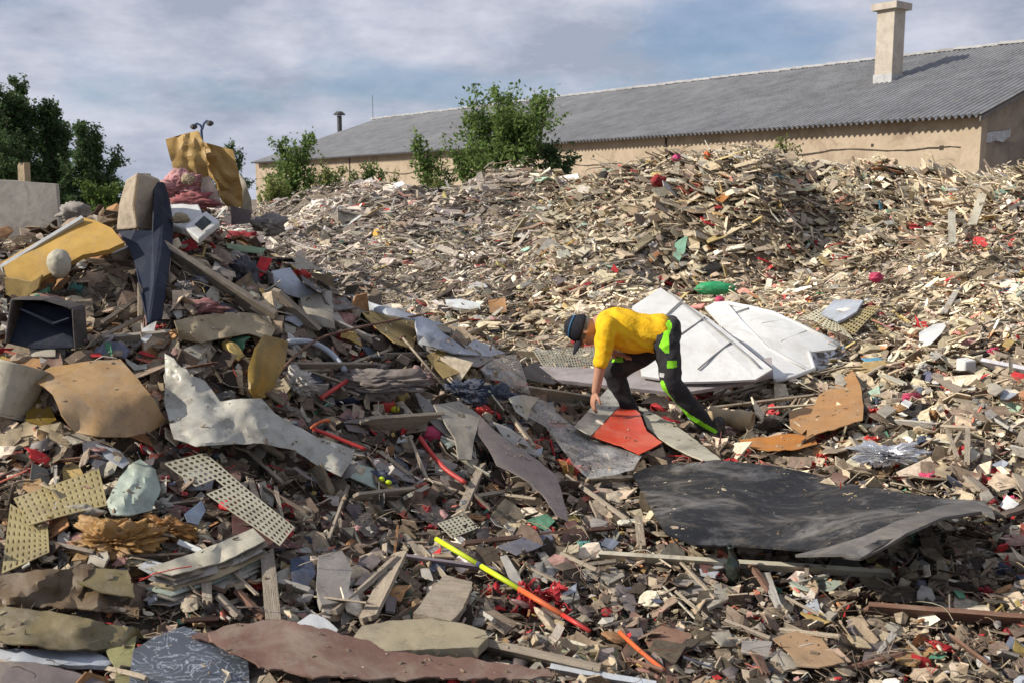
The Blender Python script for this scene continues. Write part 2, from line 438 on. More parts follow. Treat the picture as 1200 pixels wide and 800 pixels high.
# chimney on the near slope
def roofhit(px, py):
    a_, b_ = rays(px, py); a_ = float(a_); b_ = float(b_)
    best = None
    for i in range(4000):
        d = 25 + i * .01
        p = Vector((a_ * d, d, CAMZ + b_ * d)); q = p - A
        t = q.dot(pr); 
        if 0 < t < W and p.z <= EZ + RISE * t / W: return p, q.dot(ax), t
    return None
hp = roofhit(1036, 97)
cs, ct = hp[1], hp[2]
cz0 = hp[0].z - .35
dch = hp[0].y
ztop = P(1036, 12, dch).z; zcap = P(1036, 4, dch).z
M_ch = mat('chimney_render', (.50, .45, .38), (.40, .35, .29), dirt=.3, scale=2.5, rough=.9, dirtcol=(.25, .2, .16))
ch = bbox_('chimney', cs - .36, cs + .36, ct - .1, ct + .62, cz0, ztop, M_ch)
bbox_('chimney_cap', cs - .52, cs + .52, ct - .26, ct + .78, ztop + .002, zcap, M_ch, ch)
bbox_('base_flashing', cs - .39, cs + .39, ct - .14, ct + .65, cz0, cz0 + .65, mat('flashing', (.5, .5, .5), dirt=.2), ch)
def tube(pts, r, seg=8, cap=True):
    pts = [Vector(p) for p in pts]; n = len(pts)
    rr = r if isinstance(r, (list, tuple)) else [r] * n
    vs, fs = [], []
    prev = None
    for i, p in enumerate(pts):
        t = (pts[min(i + 1, n - 1)] - pts[max(i - 1, 0)])
        t = t.normalized() if t.length > 1e-9 else Vector((0, 0, 1))
        if prev is None:
            u = t.orthogonal().normalized()
        else:
            u = (prev - t * prev.dot(t)); u = u.normalized() if u.length > 1e-6 else t.orthogonal().normalized()
        prev = u; w = t.cross(u)
        for k in range(seg):
            a = 2 * math.pi * k / seg
            vs.append(p + (u * math.cos(a) + w * math.sin(a)) * rr[i])
    for i in range(n - 1):
        for k in range(seg):
            a = i * seg + k; b = i * seg + (k + 1) % seg
            fs.append((a, b, b + seg, a + seg))
    if cap: fs += [tuple(range(seg))[::-1], tuple((n - 1) * seg + k for k in range(seg))]
    return vs, fs
def merge(parts):
    vs, fs = [], []
    for v, f in parts:
        o = len(vs); vs += list(v); fs += [tuple(i + o for i in q) for q in f]
    return vs, fs
M_steel = mat('weathered_steel', (.10, .10, .105), (.06, .06, .06), metal=.4, rough=.6, dirt=.2)
# small things on the roof line
def on_roofline(px, ytop, ybase, r, nm, hat=False):
    a_, _b = rays(px, ybase); a_ = float(a_)
    # along the ridge
    R0 = A + pr * W
    s = (R0.x - a_ * R0.y) / (a_ * ax.y - ax.x)
    p = R0 + ax * s
    zt = P(px, ytop, p.y).z; zb = EZ + RISE - .1
    parts = [tube([(p.x, p.y, zb), (p.x, p.y, zt)], r)]
    if hat: parts.append(tube([(p.x, p.y, zt), (p.x, p.y, zt + .08), (p.x, p.y, zt + .22)], [r * 3.4, r * 3.4, r * .4]))
    v, f = merge(parts); place(nm, v, f, M_steel, wh)
on_roofline(558, 97, 122, .02, 'lightning_rod'); on_roofline(558, 120, 124, .12, 'vent_stub'); on_roofline(437, 112, 140, .02, 'lightning_rod')
on_roofline(819, 93, 96, .11, 'vent_stub')
# steel flue beyond the left end, with its rain hat
p0 = P(398, 150, 88)
v, f = merge([tube([(p0.x, p0.y, 4), (p0.x, p0.y, P(398, 136, 88).z)], .2), tube([(p0.x, p0.y, P(398, 135, 88).z), (p0.x, p0.y, P(398, 134, 88).z), (p0.x, p0.y, P(398, 131, 88).z)], [.5, .5, .25])])
place('flue_pipe', v, f, M_steel, wh)

# ---------------------------------------------------------------- street lamp with two curved arms, far off
lp = P(236, 150, 42)
zt = lambda y: P(236, y, 42).z
def lx(px): return P(px, 150, 42).x
lampo = empty('street_lamp', (lp.x, lp.y, 0), 'distant blue street lamp with two curved arms above the yellow foil', 'street lamp')
v, f = tube([(lp.x, lp.y, 0), (lp.x, lp.y, 3.5), (lp.x, lp.y, zt(152))], [.09, .07, .05]); place('pole', v, f, mat('blue_painted_pole', (.05, .10, .22)), lampo)
for s_, pts in ((-1, [(237, 152), (235, 147), (231, 145), (227, 147)]), (1, [(237, 152), (239, 145), (242, 142), (246, 143)])):
    v, f = tube([P(x, y, 42) for x, y in pts], .045); place('arm', v, f, mat('blue_painted_pole', (.05, .10, .22)), lampo)
    q = P(*pts[-1], 42)
    v, f = tube([q + Vector((0, 0, .05)), q, q + Vector((0, 0, -.1)), q + Vector((0, 0, -.17))], [.04, .14, .15, .05]); place('lamp_head', v, f, M_steel, lampo)
# ---------------------------------------------------------------- trees and shrubs
def leafmat(name, c, c2):
    m = mat(name, c, c2, dirt=0, scale=1.2, rough=.7, bump=0, trans=.4, spec=.25)
    return m
M_bark = mat('bark', (.09, .07, .05), dirt=.3)
def plant(name, label, cat, base, h, spread, nl, leaf, mleaf, seed=1, limbs=9, up=.8, low=.15, group=None, dens=1.0, trunk=None):
    """trunk, limbs and twigs as tapered tubes; leaves are small folded faces gathered along the twigs"""
    r = random.Random(seed); nr = np.random.RandomState(seed)
    root = empty(name, base, label, cat, group); nl = int(nl * 1.7)
    tr = trunk or h * .018
    parts = []; twigs = []
    tp = [Vector((0, 0, -.2))]
    for i in range(1, 7):
        tp.append(Vector((r.uniform(-1, 1) * spread * .06, r.uniform(-1, 1) * spread * .06, h * .93 * i / 6)))
    parts.append(tube(tp, [tr * (1 - .13 * i) for i in range(7)], 6))
    twigs.append(tp[3:])
    for k in range(limbs):
        f = low + (0.9 - low) * (k + r.random()) / limbs
        i = min(int(f * 6), 5); st = tp[i].lerp(tp[i + 1], f * 6 - i)
        a = r.uniform(0, 6.283); L = spread * (1.05 - .55 * f) * r.uniform(.55, 1.1)
        pts = [st]; dirv = Vector((math.cos(a), math.sin(a), up * r.uniform(.4, 1.1)))
        for q in range(4):
            dirv = dirv + Vector((r.uniform(-.25, .25), r.uniform(-.25, .25), .35 * up))
            pts.append(pts[-1] + dirv.normalized() * L / 4)
        parts.append(tube(pts, [tr * .5 * (1 - .2 * q) for q in range(5)], 4)); twigs.append(pts[1:])
        for w in range(14):
            b = pts[r.randint(1, 4)]; d2 = Vector((r.uniform(-1, 1), r.uniform(-1, 1), r.uniform(-.1, 1) * up + .2)).normalized()
            e = [b, b + d2 * L * .22, b + d2 * L * .42 + Vector((0, 0, L * .05))]
            parts.append(tube(e, [tr * .2, tr * .12, tr * .05], 3)); twigs.append(e)
    v, f = merge(parts)
    me = mesh('trunk', v, f, True); link('trunk', me, M_bark, root)
    segs = []
    for t in twigs:
        for a_, b_ in zip(t[:-1], t[1:]): segs.append((a_, b_))
    S0 = np.array([list(s[0]) for s in segs]); S1 = np.array([list(s[1]) for s in segs])
    le = np.linalg.norm(S1 - S0, axis=1); wt = (le * (.3 + nr.rand(len(le)))); pz = wt / wt.sum()
    ch = nr.choice(len(segs), nl, p=pz); tt = nr.rand(nl, 1)
    c = S0[ch] * (1 - tt) + S1[ch] * tt + nr.normal(0, 1, (nl, 3)) * min(spread, 2.2) * .04 * dens
    sz = leaf * .56 * (.6 + .8 * nr.rand(nl, 1))
    d = nr.normal(0, 1, (nl, 3)); d[:, 2] -= .3; d /= np.linalg.norm(d, axis=1, keepdims=True)
    n = nr.normal(0, 1, (nl, 3)); n[:, 2] += 1.0; w = np.cross(d, n); w /= np.linalg.norm(w, axis=1, keepdims=True) + 1e-9
    vv = np.stack([c, c + d * sz * .5 + w * sz * .28, c + d * sz, c + d * sz * .5 - w * sz * .28], 1).reshape(-1, 3)
    ff = np.arange(nl * 4).reshape(-1, 4)
    link('crown', fast_mesh('crown', vv, ff), mleaf, root)
    return root
LG_dark = leafmat('dark_green_leaves', (.10, .165, .06), (.065, .11, .045))
LG_mid = leafmat('mid_green_leaves', (.17, .25, .07), (.11, .17, .045))
LG_lite = leafmat('fresh_green_leaves', (.12, .18, .04), (.07, .12, .025))
LG_yel = leafmat('yellow_green_leaves', (.28, .31, .10), (.17, .21, .06))
def atpx(px, d): return Vector((float(rays(px, 233)[0]) * d, d, 0))
def hgt(px, py, d): return P(px, py, d).z
TG = 'dark trees behind the heap on the left'
for (px, py, d, sp, nl, lab, sd) in (
    (22, 108, 46, 2.6, 15000, 'tall dark tree at the left edge, the tallest and spikiest of its row', 1),
    (64, 122, 47, 2.3, 12000, 'dark tree with upright shoots, second from the left edge', 2),
    (112, 158, 44, 2.0, 9000, 'lower dark tree on the right end of the left tree row', 3),
    (-12, 140, 44, 2.8, 11000, 'dark bushy tree cut by the left picture edge', 4)):
    plant('deciduous_tree', lab, 'tree', atpx(px, d), hgt(px, py, d), sp, nl, .27, LG_dark, sd, limbs=20, up=1.5, low=.05, group=TG, dens=1.0, trunk=.16)
plant('leafy_bush', 'bright green bush left of the padded post', 'bush', atpx(122, 24), hgt(122, 215, 24), 1.0, 3500, .16, LG_lite, 6, limbs=14, up=.7, low=.05, trunk=.05)
plant('deciduous_tree', 'dark tree partly hidden behind the yellow foil and the warehouse end', 'tree', atpx(270, 60), hgt(270, 166, 60), 1.9, 5000, .25, LG_dark, 8, limbs=14, up=.9, low=.1, trunk=.15)
SG = 'shrubs and saplings along the warehouse wall'
for (px, py, d, sp, nl, mt, lab, sd, lf) in (
    (347, 172, 26, 1.5, 4200, LG_mid, 'leafy shrub with a tall shoot at the left end of the warehouse wall', 11, .17),
    (322, 215, 25, 1.0, 2200, LG_yel, 'low yellowish bush at the foot of the leftmost tall shrub', 12, .16),
    (388, 196, 27, 1.1, 1400, LG_yel, 'thin yellow-green sapling just right of the leftmost tall shrub', 13, .16),
    (431, 188, 27, 1.0, 1500, LG_mid, 'slim sapling standing alone midway along the left wall', 14, .17),
    (458, 198, 28, .8, 500, LG_yel, 'sparse thin weed stem between the slim sapling and the big shrub', 15, .15),
    (504, 160, 26, 1.4, 1800, LG_mid, 'loose twiggy shrub directly left of the big twin-topped shrub', 16, .18),
    (527, 205, 24, .9, 900, LG_yel, 'low yellowish weed in front of the loose twiggy shrub', 17, .14),
    (580, 128, 25, 2.1, 5500, LG_mid, 'left half of the big twin-topped shrub in front of the roof', 18, .19),
    (616, 123, 24, 2.0, 5800, LG_mid, 'dense right half of the big twin-topped shrub in front of the roof', 19, .19),
    (652, 172, 24, 1.1, 2600, LG_dark, 'dark low bush on the right flank of the big twin-topped shrub', 20, .18),
    (921, 150, 20, .9, 330, LG_yel, 'sparse yellow weed standing against the right wall above the heap', 21, .13),
    (905, 168, 20, .6, 160, LG_yel, 'dry weed stem just left of the sparse yellow weed', 22, .12)):
    plant('wall_shrub', lab, 'shrub', atpx(px, d), hgt(px, py, d), sp, nl, lf, mt, sd, limbs=15 if nl > 1000 else 8, up=1.1, low=.15 if px < 900 else .55, group=SG, trunk=.05)

# ---------------------------------------------------------------- masses of fragments nobody could count
attr_mats = {}
def chipmat(name, rough=.88):
    m = bpy.data.materials.new(name); m.use_nodes = True
    n, l = m.node_tree.nodes, m.node_tree.links; b = n['Principled BSDF']
    at = n.new('ShaderNodeAttribute'); at.attribute_name = 'Col'
    tc = n.new('ShaderNodeTexCoord'); no = n.new('ShaderNodeTexNoise'); no.inputs['Scale'].default_value = 28; no.inputs['Detail'].default_value = 7; no.inputs['Roughness'].default_value = .7
    l.new(tc.outputs['Object'], no.inputs['Vector'])
    mr = n.new('ShaderNodeMapRange'); mr.inputs['From Min'].default_value = .3; mr.inputs['From Max'].default_value = .7; mr.inputs['To Min'].default_value = .55; mr.inputs['To Max'].default_value = 1.25
    l.new(no.outputs['Fac'], mr.inputs['Value'])
    mu = n.new('ShaderNodeMix'); mu.data_type = 'RGBA'; mu.blend_type = 'MULTIPLY'; mu.inputs[0].default_value = 1
    l.new(at.outputs['Color'], mu.inputs[6]); l.new(mr.outputs[0], mu.inputs[7]); l.new(mu.outputs[2], b.inputs['Base Color'])
    b.inputs['Roughness'].default_value = rough; b.inputs['Specular IOR Level'].default_value = .25
    return m
M_chip = chipmat('fragment_surface')
PAL_BACK = [((.52, .46, .365), 26), ((.43, .38, .30), 22), ((.34, .30, .245), 16), ((.62, .57, .48), 15), ((.23, .185, .145), 9), ((.12, .095, .075), 8), ((.72, .70, .65), 7),
            ((.40, .41, .41), 4), ((.48, .39, .20), 2), ((.38, .20, .12), 1.4), ((.45, .05, .06), 1.1), ((.52, .24, .22), 1.2), ((.27, .40, .34), .8), ((.05, .28, .14), .12), ((.10, .27, .42), .12), ((.58, .36, .08), .4), ((.04, .04, .04), 1.5)]
PAL_LEFT = [((.42, .385, .36), 24), ((.33, .30, .285), 22), ((.53, .50, .46), 22), ((.23, .20, .19), 14), ((.12, .10, .09), 9), ((.66, .64, .61), 8), ((.42, .43, .47), 6), ((.38, .06, .06), .9), ((.48, .26, .24), 1), ((.4, .36, .16), 1.5), ((.25, .40, .35), .6)]
PAL_FORE = [((.30, .255, .21), 18), ((.215, .18, .15), 22), ((.14, .115, .10), 18), ((.41, .36, .30), 15), ((.065, .055, .048), 14), ((.54, .50, .43), 8), ((.33, .33, .34), 5), ((.17, .17, .18), 5), ((.66, .64, .61), 3.5),
            ((.38, .22, .12), 3.5), ((.45, .04, .05), 3.2), ((.55, .19, .15), 2.2), ((.10, .12, .18), 2.5), ((.30, .19, .19), 4), ((.42, .34, .14), 2), ((.09, .24, .18), .6)]
def pick(pal, n, nr):
    c = np.array([p[0] for p in pal]); w = np.array([p[1] for p in pal], float); w /= w.sum()
    k = nr.choice(len(pal), n, p=w)
    return c[k] * np.array([[1.07, 1.0, .88]]) * (.65 + .70 * nr.rand(n, 1)) * (1 + .025 * nr.normal(size=(n, 3)))
def chips(name, X, Y, L, Wd, T, colr, seed, tilt=.35, hmax=.10, curl=.12, bed=None, bedw=0.0, kind='stuff', sink=.3, grain=None):
    nr = np.random.RandomState(seed); n = len(X)
    N = tnorm(X, Y); Z = terr(X, Y, True)
    if bed is not None:
        N = N * (1 - bedw)[:, None] + bed[None, :] * bedw[:, None]
    N = N + nr.normal(0, 1, (n, 3)) * tilt
    N /= np.linalg.norm(N, axis=1, keepdims=True)
    a = nr.rand(n) * 6.2832
    if grain is not None: a = np.where(nr.rand(n) < grain, .30 + 1.2 * vn(X, Y, .5, 12) + nr.normal(0, .32, n), a)
    t = np.stack([np.cos(a), np.sin(a), np.zeros(n)], 1)
    t = t - N * (t * N).sum(1, keepdims=True); t /= np.linalg.norm(t, axis=1, keepdims=True) + 1e-9
    w = np.cross(N, t)
    h = hmax * (nr.rand(n) - sink)
    C = np.stack([X, Y, Z + h], 1)
    cl = curl * nr.normal(size=n) * L
    vs = np.empty((n, 12, 3))
    for i, s in enumerate((-.5, 0., .5)):
        ln = s + nr.uniform(-.1, .1, n) * (1 if i != 1 else 1)
        wl_ = (.5 if i == 1 else .42) * (1 + nr.uniform(-.35, .25, n)); wr_ = (.5 if i == 1 else .42) * (1 + nr.uniform(-.35, .25, n))
        sk = nr.uniform(-.18, .18, n)
        zc = cl * (s * s * 4 - .5)
        base = C + t * (ln * L)[:, None] + N * zc[:, None]
        bl_ = base - w * (wl_ * Wd)[:, None] + t * (sk * Wd)[:, None]; br_ = base + w * (wr_ * Wd)[:, None] - t * (sk * Wd)[:, None]
        th = N * (T * .5)[:, None]
        vs[:, i * 4 + 0] = bl_ - th; vs[:, i * 4 + 1] = br_ - th; vs[:, i * 4 + 2] = br_ + th; vs[:, i * 4 + 3] = bl_ + th
    q = []
    for i in (0, 1):
        for k in range(4):
            q.append((i * 4 + k, i * 4 + (k + 1) % 4, i * 4 + 4 + (k + 1) % 4, i * 4 + 4 + k))
    q += [(3, 2, 1, 0), (8, 9, 10, 11)]
    q = np.array(q)
    f = (np.arange(n)[:, None, None] * 12 + q[None]).reshape(-1, 4)
    cc = np.repeat(colr, 12, 0)
    o = link(name, fast_mesh(name, vs.reshape(-1, 3), f, cc), M_chip)
    tag(o, kind=kind)
    return o
def scatter(n, p0, p1, d0, d1, nr, bias=1.0):
    u = (nr.uniform(p0, p1, n) - 600) / F; d = np.exp(np.log(d0) + (np.log(d1) - np.log(d0)) * nr.rand(n) ** bias)
    return u * d, d
def heap_bed(X, Y):
    return (np.clip((X - .5) / 3, 0, 1) * np.clip((Y - 12) / 1.5, 0, 1) * .65 + .15)
nr = np.random.RandomState(5)
# far heap, three sizes
def backset(n, l0, l1, seed, name, thin=.5, sheet=.35, hmax=.22, tilt=.3):
    nr = np.random.RandomState(seed)
    X, Y = scatter(n, -150, 1400, 8.6, 27, nr)
    keep = (terr(X, Y) > .12)
    X, Y = X[keep], Y[keep]; n = len(X)
    L = l0 * (l1 / l0) ** (nr.rand(n) ** 1.5) * np.clip(Y / 14, .55, 1.2)
    Wd = L * (thin * (.25 + nr.rand(n)))
    T = np.clip(L * .05, .004, .014) * (.5 + nr.rand(n))
    lf = 1 / (1 + np.exp((X / Y * F + 600 - 640) / 60.)); lf *= np.clip((Y - 11) / 3, 0, 1)
    m = nr.rand(n) < lf
    c = pick(PAL_BACK, n, nr); c[m] = pick(PAL_LEFT, int(m.sum()), nr)
    c = c * 1.15 * (1 + .8 * vn(X, Y, .9, 14) + .5 * vn(X, Y, 2.7, 15))[:, None]
    clump = 1 + 1.3 * vn(X, Y, 1.1, 16); L = L * clump; Wd = Wd * clump
    low = np.clip(1 - np.abs(Y - 12) / 3, 0, 1) * np.clip(1 - np.abs(X / Y * F + 40) / 300, 0, 1); c = c * (1 + .18 * low)[:, None]
    bed = np.array([.50, -.25, .80]); bed /= np.linalg.norm(bed)
    return chips(name, X, Y, L, Wd, T, c, seed, tilt=tilt, hmax=hmax, bed=bed, bedw=heap_bed(X, Y), grain=.65)
tag(backset(48000, .055, .36, 21, 'board_fragments', .46, tilt=.34), 'mass of broken cream and grey board pieces covering the far heap', 'board fragments')
tag(backset(62000, .025, .12, 22, 'small_board_chips', .6, hmax=.16, tilt=.5), 'mass of small pale chips between the board pieces of the far heap', 'board chips')
tag(backset(24000, .09, .46, 23, 'wood_slivers', .17, hmax=.24, tilt=.32), 'mass of thin slivers and sticks sticking out of the far heap', 'slivers')
# the steep bank of the far heap: boards lying in layers with their edges sticking out
nr = np.random.RandomState(41)
X, Y = scatter(15000, 640, 1320, 12.6, 17.5, nr); n = len(X)
L = .07 * 7 ** (nr.rand(n) ** 1.5); c = pick(PAL_BACK, n, nr)
bd = np.array([.42, -.30, .86]); bd /= np.linalg.norm(bd)
tag(chips('layered_boards', X, Y, L, L * (.08 + .42 * nr.rand(n) ** 1.5), np.clip(L * .05, .004, .012), c, 42, tilt=.20, hmax=.24, bed=bd, bedw=np.full(n, .7), curl=.2, grain=.8), 'mass of broken boards lying in tilted layers in the steep bank of the far heap', 'board fragments')
# near ground and near heap
def foreset(n, l0, l1, seed, name, thin, hmax, tilt, pal=PAL_FORE, curl=.12, d0=2.2, d1=10.5, p0=-350, p1=1650):
    nr = np.random.RandomState(seed)
    X, Y = scatter(n, p0, p1, d0, d1, nr)
    n = len(X)
    L = l0 * (l1 / l0) ** (nr.rand(n) ** 1.6) * np.clip(Y / 5.5, .6, 1.3)
    Wd = L * (thin * (.3 + nr.rand(n)))
    T = np.clip(L * .04, .002, .010) * (.5 + nr.rand(n))
    c = pick(pal, n, nr) * np.array([[1.0, .97, .93]])
    # paler, dustier fragments lie on the open floor to the right and behind the man
    s = np.clip((X / Y * F) / 380 - .2, 0, 1) * np.clip((Y - 4.6) / 3.0, 0, 1)
    m = nr.rand(n) < s * .9
    c[m] = pick(PAL_BACK, int(m.sum()), nr) * 1.05
    return chips(name, X, Y, L, Wd, T, c, seed, tilt=tilt, hmax=hmax, curl=curl * 1.8)
tag(foreset(38000, .03, .19, 31, 'rubbish_fragments', .9, .14, .5), 'mass of torn scraps and broken bits covering the near ground', 'rubbish fragments')
tag(foreset(46000, .010, .05, 32, 'crumbs_and_chips', .7, .08, .6), 'mass of crumbs and small chips between the scraps of the near ground', 'crumbs')
tag(foreset(12000, .06, .26, 33, 'twigs_and_splinters', .055, .15, .4, curl=.10), 'mass of twigs, straw and splinters lying over the near ground', 'splinters')

def fibres(name, X, Y, L, r, colr, seed, hmax=.12, wild=.5):
    nr = np.random.RandomState(seed); n = len(X); S = 6
    a = nr.rand(n) * 6.283; p = np.stack([X, Y, terr(X, Y, True) + hmax * nr.rand(n) + .01], 1)
    d = np.stack([np.cos(a), np.sin(a), nr.uniform(-.3, .5, n)], 1); turn = nr.normal(0, wild, n)
    V = np.empty((n, S, 3, 3)); R0 = nr.normal(size=(n, 3))
    for i in range(S):
        t = d / np.linalg.norm(d, axis=1, keepdims=True)
        u = np.cross(t, R0); u /= np.linalg.norm(u, axis=1, keepdims=True) + 1e-9; w = np.cross(t, u)
        for k in range(3):
            an = 2.0944 * k; V[:, i, k] = p + (u * math.cos(an) + w * math.sin(an) * .6) * r[:, None]
        p = p + t * (L / (S - 1))[:, None]
        c_, s_ = np.cos(turn), np.sin(turn)
        d = np.stack([t[:, 0] * c_ - t[:, 1] * s_, t[:, 0] * s_ + t[:, 1] * c_, t[:, 2] - .12 + nr.normal(0, .15, n)], 1)
        turn = turn + nr.normal(0, wild * .4, n)
        g_ = terr(p[:, 0], p[:, 1], True) + .01; p[:, 2] = np.maximum(p[:, 2], g_)
    q = [(i * 3 + k, i * 3 + (k + 1) % 3, i * 3 + 3 + (k + 1) % 3, i * 3 + 3 + k) for i in range(S - 1) for k in range(3)]
    f = (np.arange(n)[:, None, None] * (S * 3) + np.array(q)[None]).reshape(-1, 4)
    return link(name, fast_mesh(name, V.reshape(-1, 3), f, np.repeat(colr, S * 3, 0), True), M_chip)
nr = np.random.RandomState(61)
X, Y = scatter(6500, -300, 1600, 2.4, 9.5, nr); n = len(X)
PF = [((.33, .27, .20), 10), ((.22, .17, .13), 10), ((.13, .10, .08), 8), ((.45, .40, .32), 6), ((.05, .045, .04), 4), ((.40, .05, .05), .8), ((.5, .5, .48), 1)]
tag(fibres('tangled_fibres', X, Y, .05 + .22 * nr.rand(n) ** 2, .0010 + .0020 * nr.rand(n) ** 2, pick(PF, n, nr), 62), 'mass of tangled straw, roots and fibres over the near rubbish', 'fibres', kind='stuff')
X, Y = scatter(3000, -100, 1350, 9.5, 19, nr); n = len(X)
tag(fibres('tangled_fibres', X, Y, .15 + .5 * nr.rand(n) ** 2, .004 + .005 * nr.rand(n), pick(PAL_BACK, n, nr), 63, hmax=.25), 'mass of bent strips and fibres over the far heap', 'fibres', kind='stuff')

# crumpled paper, film and rag scraps
def crumples(name, X, Y, S, colr, seed, hmax):
    nr = np.random.RandomState(seed); n = len(X)
    bm = bmesh.new(); bmesh.ops.create_icosphere(bm, subdivisions=2, radius=1)
    B = np.array([list(v.co) for v in bm.verts]); Fc = np.array([[v.index for v in f.verts] for f in bm.faces]); bm.free()
    m = len(B); V = np.empty((n, m, 3))
    k1 = nr.normal(size=(n, 3)) * 1.6; k2 = nr.normal(size=(n, 3)) * 3.2; p1 = nr.rand(n, 1) * 6.28; p2 = nr.rand(n, 1) * 6.28
    a1 = np.abs(((k1 @ B.T + p1) / 3.14 % 1) - .5) * 2; a2 = np.abs(((k2 @ B.T + p2) / 3.14 % 1) - .5) * 2
    r = .55 + .5 * a1 + .35 * a2 + .22 * nr.rand(n, m)
    sc_ = np.stack([1 + .8 * nr.rand(n), .6 + .6 * nr.rand(n), .22 + .35 * nr.rand(n)], 1)
    L_ = B[None] * r[:, :, None] * sc_[:, None, :] * (S * .5)[:, None, None]
    N = tnorm(X, Y) + nr.normal(0, .4, (n, 3)); N /= np.linalg.norm(N, axis=1, keepdims=True)
    a = nr.rand(n) * 6.28; t = np.stack([np.cos(a), np.sin(a), 0 * a], 1); t -= N * (t * N).sum(1, keepdims=True); t /= np.linalg.norm(t, axis=1, keepdims=True); w = np.cross(N, t)
    C = np.stack([X, Y, terr(X, Y, True) + hmax * nr.rand(n)], 1)
    V = C[:, None] + L_[:, :, :1] * t[:, None] + L_[:, :, 1:2] * w[:, None] + L_[:, :, 2:] * N[:, None]
    f = (np.arange(n)[:, None, None] * m + Fc[None]).reshape(-1, 3)
    return link(name, fast_mesh(name, V.reshape(-1, 3), f, np.repeat(colr, m, 0)), M_chip)
nr = np.random.RandomState(71)
X, Y = scatter(3200, -300, 1600, 2.6, 9.5, nr); n = len(X)
tag(crumples('crumpled_scraps', X, Y, (.02 + .09 * nr.rand(n) ** 2) * np.clip(Y / 5, .7, 1.5), pick(PAL_FORE, n, nr) * 1.12, 72, .10), 'mass of crumpled paper, film and rag scraps in the near rubbish', 'scraps', kind='stuff')
X, Y = scatter(1100, -100, 1350, 9.0, 18, nr); n = len(X)
tag(crumples('crumpled_scraps', X, Y, .05 + .11 * nr.rand(n) ** 2, pick(PAL_BACK, n, nr), 73, .20), 'mass of crumpled scraps and clods in the far heap', 'scraps', kind='stuff')
